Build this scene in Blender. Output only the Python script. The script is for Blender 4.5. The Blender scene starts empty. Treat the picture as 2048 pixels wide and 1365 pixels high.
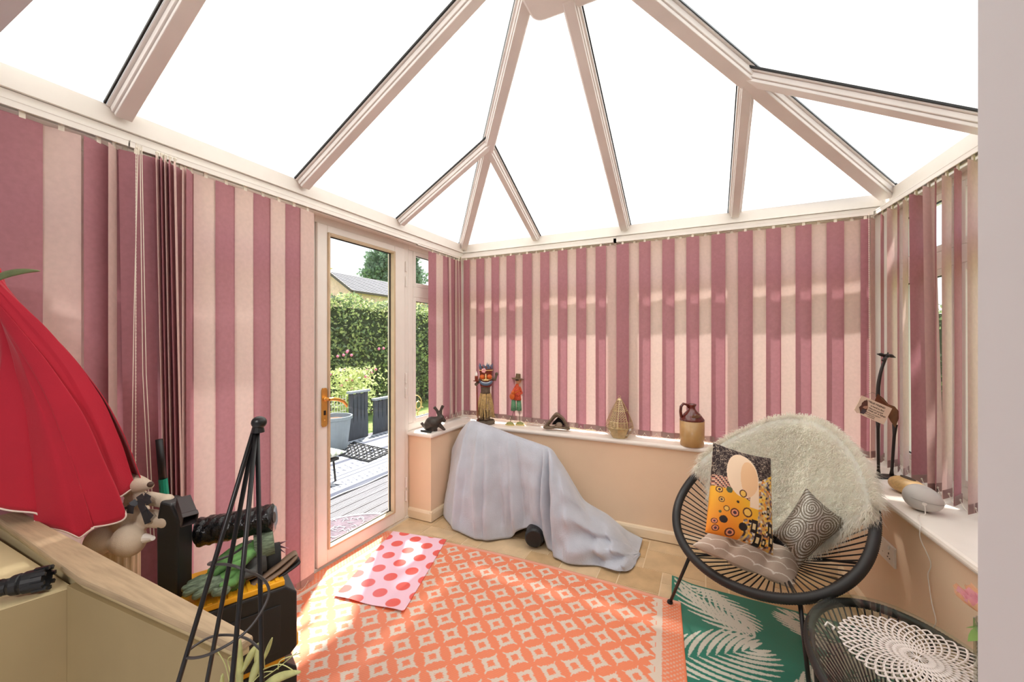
import bpy, math, random
import numpy as np
from mathutils import Vector, Matrix, noise
random.seed(7)
PI = math.pi
scene = bpy.context.scene
COL = bpy.context.scene.collection

# ------------------------------------------------------------------ camera, sky, sun, exposure
F = 799.0; CAMH = 1.32; YAW = math.radians(25.8); CY = 683.0
FW = Vector((-math.sin(YAW), math.cos(YAW), 0)); RT = Vector((math.cos(YAW), math.sin(YAW), 0)); CAM = Vector((0, 0, CAMH))
cd = bpy.data.cameras.new('camera'); cam = bpy.data.objects.new('camera', cd); COL.objects.link(cam)
cam.location = CAM; cam.rotation_euler = (PI/2, 0, YAW)
cd.sensor_width = 36; cd.lens = 36*F/2048; cd.clip_start = 0.02; cd.clip_end = 300
scene.camera = cam

def S(r, g, b):
    f = lambda c: (c/255/12.92) if c/255 <= 0.04045 else ((c/255+0.055)/1.055)**2.4
    return (f(r), f(g), f(b))

w = bpy.data.worlds.new('sky'); scene.world = w; w.use_nodes = True
nt = w.node_tree; nt.nodes.clear()
wo = nt.nodes.new('ShaderNodeOutputWorld'); bg = nt.nodes.new('ShaderNodeBackground')
tc = nt.nodes.new('ShaderNodeTexCoord'); sx = nt.nodes.new('ShaderNodeSeparateXYZ'); cr = nt.nodes.new('ShaderNodeValToRGB')
cr.color_ramp.elements[0].position = 0.0; cr.color_ramp.elements[0].color = (1.0, 1.0, 1.0, 1)
cr.color_ramp.elements[1].position = 0.6; cr.color_ramp.elements[1].color = (0.80, 0.90, 1.0, 1)
nt.links.new(tc.outputs['Generated'], sx.inputs[0]); nt.links.new(sx.outputs['Z'], cr.inputs[0])
nt.links.new(cr.outputs[0], bg.inputs[0]); nt.links.new(bg.outputs[0], wo.inputs[0])
bg.inputs[1].default_value = 1.5
sl = bpy.data.lights.new('sun', 'SUN'); so = bpy.data.objects.new('sun', sl); COL.objects.link(so)
EL = math.radians(62)
sun_dir = Vector((0.54*math.cos(EL), -0.84*math.cos(EL), -math.sin(EL)))
so.rotation_euler = sun_dir.to_track_quat('-Z', 'Y').to_euler(); so.location = (-6, 8, 9)
sl.energy = 15.0; sl.angle = math.radians(2.2); sl.color = (1.0, 0.965, 0.91)
vs = scene.view_settings
vs.view_transform = 'Standard'; vs.look = 'None'; vs.gamma = 1; vs.exposure = 0.0; vs.use_curve_mapping = False
scene.display_settings.display_device = 'sRGB'
cy = scene.cycles
cy.max_bounces = 8; cy.diffuse_bounces = 5; cy.glossy_bounces = 3; cy.transmission_bounces = 4; cy.transparent_max_bounces = 12
cy.sample_clamp_indirect = 8; cy.use_denoising = True; cy.caustics_reflective = False; cy.caustics_refractive = False

# fill light added in the unseen room, brightens the near wall and foreground
al = bpy.data.lights.new('house_fill_light', 'AREA'); ao = bpy.data.objects.new('house_fill_light', al); COL.objects.link(ao)
al.shape = 'DISK'; al.size = 0.6; al.energy = 45; al.color = (1.0, 0.96, 0.94); ao.location = (0.0, -1.3, 2.38)

# ------------------------------------------------------------------ pixel -> real point on a real plane
def ray(u, v): return FW*F + RT*(u-1024) - Vector((0, 0, 1))*(v-CY)
def onz(u, v, z=0.0): d = ray(u, v); return CAM + d*((z-CAMH)/d.z)
def onx(u, v, x): d = ray(u, v); return CAM + d*(x/d.x)
def ony(u, v, y): d = ray(u, v); return CAM + d*(y/d.y)
def atd(u, v, Z): return CAM + ray(u, v)*(Z/F)

# ------------------------------------------------------------------ materials
MATS = {}
def M(name, col, rough=0.6, metal=0.0, var=0.06, scale=12.0, bump=0.0, bscale=80.0, spec=0.5, trans=0.0, stretch=None, coat=0.0, sheen=0.0):
    if name in MATS: return MATS[name]
    m = bpy.data.materials.new(name); m.use_nodes = True; MATS[name] = m
    n = m.node_tree; b = n.nodes['Principled BSDF']; out = n.nodes['Material Output']
    b.inputs['Roughness'].default_value = rough; b.inputs['Metallic'].default_value = metal
    b.inputs['Specular IOR Level'].default_value = spec; b.inputs['Coat Weight'].default_value = coat
    b.inputs['Sheen Weight'].default_value = sheen
    co = n.nodes.new('ShaderNodeTexCoord'); mp = n.nodes.new('ShaderNodeMapping')
    n.links.new(co.outputs['Object'], mp.inputs[0])
    if stretch: mp.inputs['Scale'].default_value = stretch
    tx = n.nodes.new('ShaderNodeTexNoise'); tx.inputs['Scale'].default_value = scale; tx.inputs['Detail'].default_value = 3
    n.links.new(mp.outputs[0], tx.inputs['Vector'])
    r = n.nodes.new('ShaderNodeValToRGB'); e = r.color_ramp.elements
    e[0].position = 0.3; e[1].position = 0.7
    e[0].color = (*[max(0, c*(1-var)) for c in col], 1); e[1].color = (*[min(1, c*(1+var)) for c in col], 1)
    n.links.new(tx.outputs['Fac'], r.inputs[0]); n.links.new(r.outputs[0], b.inputs['Base Color'])
    if bump:
        t2 = n.nodes.new('ShaderNodeTexNoise'); t2.inputs['Scale'].default_value = bscale; t2.inputs['Detail'].default_value = 4
        n.links.new(mp.outputs[0], t2.inputs['Vector'])
        bp = n.nodes.new('ShaderNodeBump'); bp.inputs['Strength'].default_value = bump; bp.inputs['Distance'].default_value = 0.01
        n.links.new(t2.outputs['Fac'], bp.inputs['Height']); n.links.new(bp.outputs[0], b.inputs['Normal'])
    if trans:
        tl = n.nodes.new('ShaderNodeBsdfTranslucent'); mx = n.nodes.new('ShaderNodeMixShader'); mx.inputs[0].default_value = trans
        n.links.new(r.outputs[0], tl.inputs[0]); n.links.new(b.outputs[0], mx.inputs[1]); n.links.new(tl.outputs[0], mx.inputs[2])
        n.links.new(mx.outputs[0], out.inputs[0])
    return m
def MG(name, tint=(1, 1, 1), ior=1.45, rough=0.0):
    m = bpy.data.materials.new(name); m.use_nodes = True; n = m.node_tree; n.nodes.clear()
    o = n.nodes.new('ShaderNodeOutputMaterial'); t = n.nodes.new('ShaderNodeBsdfTransparent'); g = n.nodes.new('ShaderNodeBsdfGlossy')
    f0 = n.nodes.new('ShaderNodeLayerWeight'); f0.inputs['Blend'].default_value = 0.5
    p_ = n.nodes.new('ShaderNodeMath'); p_.operation = 'POWER'; p_.inputs[1].default_value = 5.0; n.links.new(f0.outputs['Facing'], p_.inputs[0])
    f = n.nodes.new('ShaderNodeMath'); f.operation = 'MULTIPLY_ADD'; f.inputs[1].default_value = 0.9; f.inputs[2].default_value = 0.035; n.links.new(p_.outputs[0], f.inputs[0]); x = n.nodes.new('ShaderNodeMixShader')
    t.inputs[0].default_value = (*tint, 1); g.inputs['Roughness'].default_value = rough
    n.links.new(f.outputs[0], x.inputs[0]); n.links.new(t.outputs[0], x.inputs[1]); n.links.new(g.outputs[0], x.inputs[2]); n.links.new(x.outputs[0], o.inputs[0])
    return m
def MC(name, rough=0.7, bump=0.0, bscale=300.0, metal=0.0, spec=0.4, stretch=None):
    """material whose colour is the weave or print stored on the mesh"""
    m = bpy.data.materials.new(name); m.use_nodes = True; n = m.node_tree; b = n.nodes['Principled BSDF']
    a = n.nodes.new('ShaderNodeAttribute'); a.attribute_name = 'Col'; n.links.new(a.outputs['Color'], b.inputs['Base Color'])
    b.inputs['Roughness'].default_value = rough; b.inputs['Metallic'].default_value = metal; b.inputs['Specular IOR Level'].default_value = spec
    if bump:
        co = n.nodes.new('ShaderNodeTexCoord'); mp = n.nodes.new('ShaderNodeMapping'); n.links.new(co.outputs['Object'], mp.inputs[0])
        if stretch: mp.inputs['Scale'].default_value = stretch
        t2 = n.nodes.new('ShaderNodeTexNoise'); t2.inputs['Scale'].default_value = bscale; n.links.new(mp.outputs[0], t2.inputs[0])
        bp = n.nodes.new('ShaderNodeBump'); bp.inputs['Strength'].default_value = bump; bp.inputs['Distance'].default_value = 0.004
        n.links.new(t2.outputs['Fac'], bp.inputs['Height']); n.links.new(bp.outputs[0], b.inputs['Normal'])
    return m

upvc = M('white_upvc', S(238, 232, 224), 0.32, var=0.02, spec=0.5)
upvc_roof = M('roof_bar_plastic', S(222, 214, 209), 0.42, var=0.05, scale=6, stretch=(1, 1, 1))
gasket = M('black_gasket', S(22, 22, 24), 0.6)
peach = M('peach_paint', S(238, 208, 176), 0.75, var=0.035, scale=3, bump=0.06, bscale=160)
skirt = M('cream_gloss_paint', S(240, 218, 186), 0.35, var=0.03)
sillm = M('white_sill', S(242, 234, 224), 0.3, var=0.02)
whitewall = M('off_white_wall', S(220, 218, 220), 0.8, var=0.02, scale=4)
mauve = M('mauve_fabric', S(177, 124, 132), 0.85, var=0.05, scale=60, bump=0.05, bscale=900, trans=0.22, spec=0.2)
beige = M('beige_fabric', S(220, 192, 184), 0.85, var=0.04, scale=60, bump=0.05, bscale=900, trans=0.22, spec=0.2)
taupe = M('weight_pocket', S(188, 158, 152), 0.8, var=0.05, trans=0.35, spec=0.2)
clearp = M('ivory_plastic', S(232, 222, 205), 0.35)
black = M('black_metal', S(20, 18, 18), 0.38, var=0.1, spec=0.5)
blackp = M('black_plastic', S(24, 24, 25), 0.45, var=0.15, scale=20)
cordm = M('black_cord', S(30, 27, 26), 0.5, var=0.1)
brass = M('brass', S(222, 170, 92), 0.28, metal=0.85, var=0.04)
wood = M('pale_wood', S(182, 158, 126), 0.55, var=0.16, scale=9, stretch=(1, 12, 12), bump=0.05)
glass = MG('window_glass')

# ------------------------------------------------------------------ mesh helpers
def rotm(rx=0, ry=0, rz=0): return Matrix.Rotation(rz, 3, 'Z') @ Matrix.Rotation(ry, 3, 'Y') @ Matrix.Rotation(rx, 3, 'X')
class MB:
    def __init__(s): s.v = []; s.f = []
    def add(s, vs_, fs):
        o = len(s.v); s.v += [tuple(p) for p in vs_]; s.f += [tuple(i+o for i in f) for f in fs]; return s
    def box(s, c, d, R=None):
        R = R or Matrix.Identity(3); c = Vector(c); p = []
        for x in (-.5, .5):
            for y in (-.5, .5):
                for z in (-.5, .5): p.append(c + R @ Vector((x*d[0], y*d[1], z*d[2])))
        return s.add(p, [(0, 1, 3, 2), (4, 6, 7, 5), (0, 4, 5, 1), (2, 3, 7, 6), (0, 2, 6, 4), (1, 5, 7, 3)])
    def span(s, a, b): return s.box([(a[i]+b[i])/2 for i in range(3)], [abs(b[i]-a[i]) for i in range(3)])
    def bar(s, p0, p1, wd, dp, up=Vector((0, 0, 1)), off=0.0):
        """box along p0->p1, wd across, dp along `up`-ish, hanging below the line by off"""
        p0 = Vector(p0); p1 = Vector(p1); t = (p1-p0).normalized(); x = t.cross(up).normalized(); z = x.cross(t).normalized()
        p = [q + x*sx_*wd/2 + z*(-off - (dp if k else 0)) for q in (p0, p1) for sx_ in (-1, 1) for k in (0, 1)]
        return s.add(p, [(0, 1, 3, 2), (4, 6, 7, 5), (0, 4, 5, 1), (2, 3, 7, 6), (0, 2, 6, 4), (1, 5, 7, 3)])
    def prism(s, poly, z0, z1, R=None, c=(0, 0, 0)):
        R = R or Matrix.Identity(3); c = Vector(c); n = len(poly)
        p = [c + R @ Vector((x, y, z0)) for x, y in poly] + [c + R @ Vector((x, y, z1)) for x, y in poly]
        return s.add(p, [tuple(range(n))[::-1], tuple(range(n, 2*n))] + [(i, (i+1) % n, n+(i+1) % n, n+i) for i in range(n)])
    def poly3(s, pts): return s.add(pts, [tuple(range(len(pts)))])
    def tube(s, pts, r, n=8, closed=False, cap=True):
        pts = [Vector(p) for p in pts]; N = len(pts); rr = r if isinstance(r, (list, tuple)) else [r]*N
        vs_ = []; prev = None
        for i, p in enumerate(pts):
            a = pts[(i-1) % N] if (i > 0 or closed) else p; b = pts[(i+1) % N] if (i < N-1 or closed) else p
            t = (b-a); t = t.normalized() if t.length > 1e-9 else Vector((0, 0, 1))
            if prev is None: x = t.orthogonal().normalized()
            else:
                x = prev - t*prev.dot(t); x = x.normalized() if x.length > 1e-6 else t.orthogonal().normalized()
            prev = x; y = t.cross(x)
            for k in range(n):
                an = 2*PI*k/n; vs_.append(p + (x*math.cos(an)+y*math.sin(an))*rr[i])
        fs = []
        for i in range(N if closed else N-1):
            j = (i+1) % N
            for k in range(n): fs.append((i*n+k, i*n+(k+1) % n, j*n+(k+1) % n, j*n+k))
        if cap and not closed: fs += [tuple(range(n))[::-1], tuple(range((N-1)*n, N*n))]
        return s.add(vs_, fs)
    def lathe(s, prof, c=(0, 0, 0), n=24, R=None, sx_=1, sy=1, ph=0):
        R = R or Matrix.Identity(3); c = Vector(c); vs_ = []; m = len(prof)
        for r, z in prof:
            for k in range(n):
                a = 2*PI*k/n+ph; vs_.append(c + R @ Vector((r*math.cos(a)*sx_, r*math.sin(a)*sy, z)))
        fs = [(i*n+k, i*n+(k+1) % n, (i+1)*n+(k+1) % n, (i+1)*n+k) for i in range(m-1) for k in range(n)]
        fs += [tuple(range(n))[::-1], tuple(range((m-1)*n, m*n))]
        return s.add(vs_, fs)
    def ball(s, c, r, R=None, nu=16, nv=10):
        r = (r, r, r) if not isinstance(r, (tuple, list)) else r; R = R or Matrix.Identity(3); c = Vector(c); vs_ = []
        for i in range(nv+1):
            t = PI*i/nv
            for k in range(nu):
                a = 2*PI*k/nu; vs_.append(c + R @ Vector((r[0]*math.sin(t)*math.cos(a), r[1]*math.sin(t)*math.sin(a), -r[2]*math.cos(t))))
        return s.add(vs_, [(i*nu+k, i*nu+(k+1) % nu, (i+1)*nu+(k+1) % nu, (i+1)*nu+k) for i in range(nv) for k in range(nu)])
    def grid(s, nu, nv, fn):
        vs_ = [fn(i/(nu-1), j/(nv-1)) for j in range(nv) for i in range(nu)]
        return s.add(vs_, [(j*nu+i, j*nu+i+1, (j+1)*nu+i+1, (j+1)*nu+i) for j in range(nv-1) for i in range(nu-1)])
    def build(s, name, mat, parent=None, smooth=False, bevel=0.0, solid=0.0, sub=0, mats=None, fm=None, remesh=0.0, sm=0):
        me = bpy.data.meshes.new(name)
        if parent is not None:
            o_ = Vector(parent['_o'])
        else:
            xs = [p[0] for p in s.v]; ys = [p[1] for p in s.v]; zs = [p[2] for p in s.v]
            o_ = Vector(((min(xs)+max(xs))/2, (min(ys)+max(ys))/2, min(zs)))
        me.from_pydata([(p[0]-o_.x, p[1]-o_.y, p[2]-o_.z) for p in s.v], [], s.f); me.update()
        for mm in (mats or [mat]): me.materials.append(mm)
        if fm: me.polygons.foreach_set('material_index', fm)
        if smooth: me.polygons.foreach_set('use_smooth', [True]*len(me.polygons))
        ob = bpy.data.objects.new(name, me); COL.objects.link(ob)
        if parent is not None: ob.parent = parent
        else: ob.location = o_
        ob['_o'] = tuple(o_)
        if solid:
            md = ob.modifiers.new('thickness', 'SOLIDIFY'); md.thickness = solid; md.offset = 0
        if bevel:
            md = ob.modifiers.new('edge', 'BEVEL'); md.width = bevel; md.segments = 2; md.limit_method = 'ANGLE'; md.angle_limit = 0.6
        if remesh:
            md = ob.modifiers.new('one_body', 'REMESH'); md.mode = 'VOXEL'; md.voxel_size = remesh; md.use_smooth_shade = True
            if sm: md = ob.modifiers.new('soften', 'SMOOTH'); md.iterations = sm; md.factor = .6
        if sub:
            md = ob.modifiers.new('smooth', 'SUBSURF'); md.levels = sub; md.render_levels = sub
        return ob
def tag(o, label=None, cat=None, group=None, kind=None):
    if label: o['label'] = label
    if cat: o['category'] = cat
    if group: o['group'] = group
    if kind: o['kind'] = kind
    return o
def thing(name, loc, label, cat, group=None):
    o = bpy.data.objects.new(name, None); COL.objects.link(o); o.location = loc; o['_o'] = tuple(loc); o.empty_display_size = 0.05
    return tag(o, label, cat, group)
def struct(name, loc=(0, 0, 0), label=None):
    o = bpy.data.objects.new(name, None); COL.objects.link(o); o.location = loc; o['_o'] = tuple(loc); o.empty_display_size = 0.05
    return tag(o, label, kind='structure')
def box_ob(name, a, b, mat, parent=None, bevel=0.0): return MB().span(a, b).build(name, mat, parent, bevel=bevel)
def colour_grid(name, nu, nv, pos, colfn, mat, parent=None, solid=0.0):
    """dense woven or printed sheet: pos(u,v)->(x,y,z) arrays, colfn(u,v)->rgb arrays (u,v arrays 0..1)"""
    U, V = np.meshgrid(np.linspace(0, 1, nu), np.linspace(0, 1, nv)); U = U.ravel(); V = V.ravel()
    P = np.stack(pos(U, V), 1).astype(np.float64)
    idx = np.arange(nu*nv).reshape(nv, nu)
    fa = np.stack([idx[:-1, :-1], idx[:-1, 1:], idx[1:, 1:], idx[1:, :-1]], -1).reshape(-1, 4)
    o_ = np.array(parent['_o']) if parent is not None else np.array([(P[:, 0].min()+P[:, 0].max())/2, (P[:, 1].min()+P[:, 1].max())/2, P[:, 2].min()])
    me = bpy.data.meshes.new(name); me.vertices.add(len(P)); me.vertices.foreach_set('co', (P-o_).ravel())
    me.loops.add(fa.size); me.loops.foreach_set('vertex_index', fa.ravel().astype(np.int32))
    me.polygons.add(len(fa)); me.polygons.foreach_set('loop_start', (np.arange(len(fa))*4).astype(np.int32))
    me.update(calc_edges=True); me.polygons.foreach_set('use_smooth', [True]*len(fa))
    c = np.ones((len(P), 4)); c[:, :3] = colfn(U, V)
    at_ = me.color_attributes.new('Col', 'FLOAT_COLOR', 'POINT'); at_.data.foreach_set('color', c.ravel())
    me.materials.append(mat); ob = bpy.data.objects.new(name, me); COL.objects.link(ob)
    if parent is not None: ob.parent = parent
    else: ob.location = o_
    ob['_o'] = tuple(float(q) for q in o_)
    if solid:
        md = ob.modifiers.new('thickness', 'SOLIDIFY'); md.thickness = solid; md.offset = 1
    return ob
def mixc(base, col, mask):
    m = mask[:, None].astype(float); return base*(1-m) + np.array(col)[None, :]*m

# right wall leans 4 degrees off square; lines on it
def XR(y, off=0.0): return 0.870 + 0.0705*(2.93-y) + off      # blind rail line
def XS(y): return 0.682 + 0.0732*(2.34-y)                     # sill front edge

# ================================================================== SHELL
fl = struct('floor', (0, 0, 0), 'beige stone effect tiles with pale grout lines')
box_ob('screed', (-2.0, 0.05, -0.08), (0.98, 3.0, -0.0018), M('grout', S(226, 204, 170), 0.7, var=0.05), fl)
tmats = [M('tile_a', S(204, 174, 134), 0.42, var=0.14, scale=7, bump=0.04, bscale=40), M('tile_b', S(196, 164, 122), 0.42, var=0.16, scale=9, bump=0.04, bscale=40), M('tile_c', S(210, 182, 144), 0.42, var=0.14, scale=8, bump=0.04, bscale=40)]
TM = {}
def tile(x, y, wx, wy):
    k = (wx, wy, random.randrange(3))
    if k not in TM:
        g = 0.0028; m = 0.11
        mb = MB().box((0, 0, -0.003), (wx*m-g*2, wy*m-g*2, 0.006)); me = bpy.data.meshes.new('tile'); me.from_pydata(mb.v, [], mb.f); me.materials.append(tmats[k[2]]); TM[k] = me
    o = bpy.data.objects.new('tile', TM[k]); COL.objects.link(o); o.parent = fl; o.location = (x+wx*0.055, y+wy*0.055, 0)
NX, NY = 25, 24; X0, Y0 = -1.977, 0.28-0.055
used = [[False]*NY for _ in range(NX)]
for j in range(NY):
    for i in range(NX):
        if used[i][j]: continue
        opts = [(2, 2), (2, 2), (1, 2), (2, 1), (1, 1), (3, 2)]; random.shuffle(opts)
        for a, b in opts + [(1, 1)]:
            if i+a <= NX and j+b <= NY and not any(used[i+p][j+q] for p in range(a) for q in range(b)):
                for p in range(a):
                    for q in range(b): used[i+p][j+q] = True
                tile(X0+i*0.11, Y0+j*0.11, a, b); break

# dwarf walls, sills, skirtings
wl = struct('wall_left', (0, 0, 0), 'peach painted low wall beside the glazed door')
MB().span((-2.08, 2.365, 0), (-1.80, 3.06, 0.615)).build('dwarf_wall', peach, wl)
wb = struct('wall_back', (0, 0, 0), 'peach painted low wall under the long striped blinds')
MB().span((-1.80, 2.80, 0), (0.72, 3.06, 0.615)).build('dwarf_wall', peach, wb)
wr = struct('wall_right', (0, 0, 0), 'peach painted low wall behind the round chair')
MB().prism([(XS(2.9)+.03, 2.9), (XS(0.356)+.03, 0.356), (1.3, 0.356), (1.3, 3.06), (0.72, 3.06)], 0, 0.615).build('dwarf_wall', peach, wr)
def sill(name, poly, label):
    o = MB().prism(poly, 0.615, 0.645).build(name, sillm, bevel=0.012); return tag(o, label, kind='structure')
sill('window_sill', [(-1.775, 2.34), (-1.775, 2.775), (-1.775, 3.0), (-2.05, 3.0), (-2.05, 2.34)], 'white sill on the short low wall beside the door')
sill('window_sill', [(-1.775, 2.775), (XS(2.775), 2.775), (XS(2.775)+0.01, 3.0), (-1.775, 3.0)], 'long white sill under the far striped blinds')
sill('window_sill', [(XS(2.775), 2.775), (XS(0.357), 0.357), (1.2, 0.357), (1.05, 3.0), (XS(2.775)+.01, 3.0)], 'white sill along the right hand window')
def skirting(name, p0, p1, nrm, label):
    p0 = Vector(p0); p1 = Vector(p1); n_ = Vector(nrm)
    prof = [(0, 0.006), (0.016, 0.006), (0.016, 0.06), (0.011, 0.072), (0, 0.078)]; m = len(prof)
    vs_ = [q + n_*a + Vector((0, 0, z)) for q in (p0, p1) for a, z in prof]
    o = MB().add(vs_, [tuple(range(m)), tuple(range(m, 2*m))[::-1]] + [(i, (i+1) % m, m+(i+1) % m, m+i) for i in range(m)]).build(name, skirt)
    tag(o, label, kind='structure')
skirting('baseboard_left', (-1.80, 2.35, 0), (-1.80, 2.80, 0), (1, 0, 0), 'cream skirting on the inner side of the short wall')
skirting('baseboard_left', (-2.0, 2.365, 0), (-1.785, 2.365, 0), (0, -1, 0), 'cream skirting on the end of the short wall by the door')
skirting('baseboard_back', (-1.80, 2.80, 0), (0.71, 2.80, 0), (0, -1, 0), 'cream skirting along the far wall')
skirting('baseboard_right', (XS(2.8)+.03, 2.8, 0), (XS(0.36)+.03, 0.36, 0), (-1, 0, 0), 'cream skirting along the right hand wall')

# house wall with the opening the view is taken through, and the plain room behind it
hw = struct('wall_near', (0, 0, 0), 'off white wall edge of the opening into the conservatory')
mb = MB().span((0.155, 0.05, 0), (3.0, 0.355, 2.5)); mb.span((-3.0, 0.05, 0), (-2.02, 0.355, 2.5)); mb.span((-3, 0.05, 2.12), (3, 0.355, 3.6)); mb.build('wall_block', whitewall, hw)
rm = struct('wall_house', (0, 0, 0), 'plain white room behind the camera')
mb = MB().span((-3.1, -3.1, 0), (-3.0, 0.05, 2.5)); mb.span((3.0, -3.1, 0), (3.1, 0.05, 2.5)); mb.span((-3.1, -3.2, 0), (3.1, -3.1, 2.5)); mb.span((-3.1, -3.2, 2.4), (3.1, 0.05, 2.5)); mb.span((-3.1, -3.2, -0.08), (3.1, 0.05, 0)); mb.build('room_shell', whitewall, rm)

# windows -----------------------------------------------------------
UP = Vector((0, 0, 1))
def framed(name, a, b, z0, z1, splits, transom, nrm, label, wdt=0.055, dep=0.06):
    """frame in the vertical plane a->b (2-D points), mullion fractions, transom z-range; nrm points indoors"""
    r = struct(name, (a[0], a[1], z0), label); A = Vector((*a, 0)); B = Vector((*b, 0)); d = (B-A); L = d.length; d.normalize(); N = Vector((*nrm, 0))
    R = Matrix((d, N, UP)).transposed()
    def pc(nm, s0, s1, h0, h1, mat, dp=dep, off=0.0, bv=0.005):
        c = A + d*(s0+s1)/2 + N*(-dp/2+off) + UP*(h0+h1)/2
        return MB().box(c, (s1-s0, dp, h1-h0), R).build(nm, mat, r, bevel=bv)
    pc('frame_rail', 0, L, z0, z0+wdt, upvc); pc('frame_rail', 0, L, z1-wdt, z1, upvc)
    xs = [0.0]+[L*s_ for s_ in splits]+[L]
    for i, x in enumerate(xs):
        x0 = x if i == 0 else (x-wdt if i == len(xs)-1 else x-wdt/2); pc('frame_post', x0, x0+wdt, z0+wdt, z1-wdt, upvc)
    for i in range(len(xs)-1):
        s0 = xs[i]+(wdt if i == 0 else wdt/2); s1 = xs[i+1]-(wdt if i == len(xs)-2 else wdt/2)
        zs = [(z0+wdt, transom[0] if transom else z1-wdt)] + ([(transom[1], z1-wdt)] if transom else [])
        if transom: pc('transom', s0, s1, transom[0], transom[1], upvc, off=0.004)
        def pl_(nm, s0, s1, h0, h1):
            MB().poly3([A+d*a_+N*(-.023)+UP*b_ for a_, b_ in ((s0, h0), (s1, h0), (s1, h1), (s0, h1))]).build(nm, glass, r)
        for (h0, h1) in zs:
            e = 0.03; sh = [(s0, s0+e, h0, h1), (s1-e, s1, h0, h1), (s0+e, s1-e, h0, h0+e), (s0+e, s1-e, h1-e, h1)]
            mb = MB(); gb = MB()
            for (p, q, h, k) in sh: mb.box(A+d*(p+q)/2+N*(-0.02)+UP*(h+k)/2, (q-p, 0.045, k-h), R)
            mb.build('sash', upvc, r, bevel=0.003)
            g = 0.004; s2, s3, k2, k3 = s0+e, s1-e, h0+e, h1-e
            for (p, q, h, k) in [(s2, s2+g, k2, k3), (s3-g, s3, k2, k3), (s2, s3, k2, k2+g), (s2, s3, k3-g, k3)]: gb.box(A+d*(p+q)/2+N*(-0.012)+UP*(h+k)/2, (q-p, 0.01, k-h), R)
            gb.build('gasket', gasket, r)
            pl_('pane', s2, s3, k2, k3)
    return r
ZT = (1.655, 1.735)
framed('window_1', (-2.0, 0.36), (-2.0, 1.505), 0.0, 2.06, [0.215], ZT, (1, 0), 'white framed glazing behind the left striped blinds', 0.06)
framed('window_2', (-2.0, 2.355), (-2.0, 2.97), 0.645, 2.06, [], ZT, (1, 0), 'narrow white framed window between door and far corner')
framed('window_3', (-1.96, 2.99), (-0.60, 2.99), 0.645, 2.06, [0.5], ZT, (0, -1), 'white framed window behind the left half of the far blinds')
framed('window_4', (-0.585, 2.99), (0.86, 2.99), 0.645, 2.06, [0.5], ZT, (0, -1), 'white framed window behind the right half of the far blinds')
framed('window_5', (XR(2.93, 0.085), 2.93), (XR(0.36, 0.085), 0.36), 0.645, 2.06, [0.2, 0.6], ZT, (-1, -0.07), 'white framed window behind the open right hand blinds')
cp = MB(); cp.span((-2.07, 2.95, 0.645), (-1.955, 3.07, 2.06)); cp.span((-0.602, 2.96, 0.645), (-0.583, 3.05, 2.06)); cp.span((0.86, 2.93, 0.645), (0.99, 3.07, 2.06))
tag(cp.build('trim_1', upvc, bevel=0.004), 'white corner and coupling posts between the windows', kind='structure')

# door --------------------------------------------------------------
door = struct('door_1', (-2.0, 1.5, 0), 'white glazed door with a brass handle')
mb = MB(); mb.span((-2.07, 1.505, 0), (-2.0, 1.56, 2.06)); mb.span((-2.07, 2.303, 0), (-2.0, 2.355, 2.06)); mb.span((-2.07, 1.56, 2.0), (-2.0, 2.303, 2.06)); mb.span((-2.07, 1.5, -0.02), (-1.995, 2.355, 0.018))
mb.build('door_frame', upvc, door, bevel=0.004)
mb = MB(); mb.span((-2.05, 1.565, 0.022), (-1.985, 1.632, 1.998)); mb.span((-2.05, 2.192, 0.022), (-1.985, 2.299, 1.998)); mb.span((-2.05, 1.632, 0.022), (-1.985, 2.192, 0.1)); mb.span((-2.05, 1.632, 1.955), (-1.985, 2.192, 1.998))
leaf = mb.build('door_leaf', upvc, door, bevel=0.004)
mb = MB()
for a, b in (((-2.03, 1.632, 0.1), (-1.975, 1.645, 1.955)), ((-2.03, 2.176, 0.1), (-1.975, 2.192, 1.955)), ((-2.03, 1.645, 0.1), (-1.975, 2.176, 0.113)), ((-2.03, 1.645, 1.942), (-1.975, 2.176, 1.955))): mb.span(a, b)
mb.build('glazing_bead', M('bead_brown', S(206, 182, 150), 0.5), leaf, bevel=0.003)
mb = MB()
for a, b in (((-2.018, 1.645, 0.113), (-2.012, 1.649, 1.942)), ((-2.018, 2.171, 0.113), (-2.008, 2.176, 1.942)), ((-2.018, 1.649, 0.113), (-2.012, 2.17, 0.117)), ((-2.018, 1.649, 1.937), (-2.008, 2.17, 1.942))): mb.span(a, b)
mb.build('gasket', gasket, leaf)
MB().poly3([(-2.02, 1.64, .108), (-2.02, 2.18, .108), (-2.02, 2.18, 1.947), (-2.02, 1.64, 1.947)]).build('pane', glass, leaf)
hd = MB(); hd.prism([(-.018, -.10), (-.012, -.112), (.012, -.112), (.018, -.10), (.018, .10), (.012, .112), (-.012, .112), (-.018, .10)], 0, 0.008, rotm(PI/2, 0, PI/2), (-1.985, 1.606, 0.936))
hd.lathe([(.013, 0), (.013, .012), (.009, .016), (.009, .045)], (-1.98, 1.606, 0.985), 12, rotm(0, PI/2, 0))
hd.tube([(-1.938, 1.606, 0.985), (-1.934, 1.625, 0.986), (-1.93, 1.66, 0.978), (-1.928, 1.695, 0.962), (-1.932, 1.722, 0.936), (-1.94, 1.728, 0.925)], [.010, .011, .0105, .0095, .009, .007], 10)
hd.ball((-1.977, 1.606, 0.86), (.004, .006, .006)); ho = hd.build('door_handle', brass, leaf, smooth=False, bevel=0.001); ho['label'] = 'brass lever handle on long backplate'
MB().box((-1.976, 1.606, 0.905), (0.004, 0.012, 0.026)).build('keyhole', black, leaf)
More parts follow.
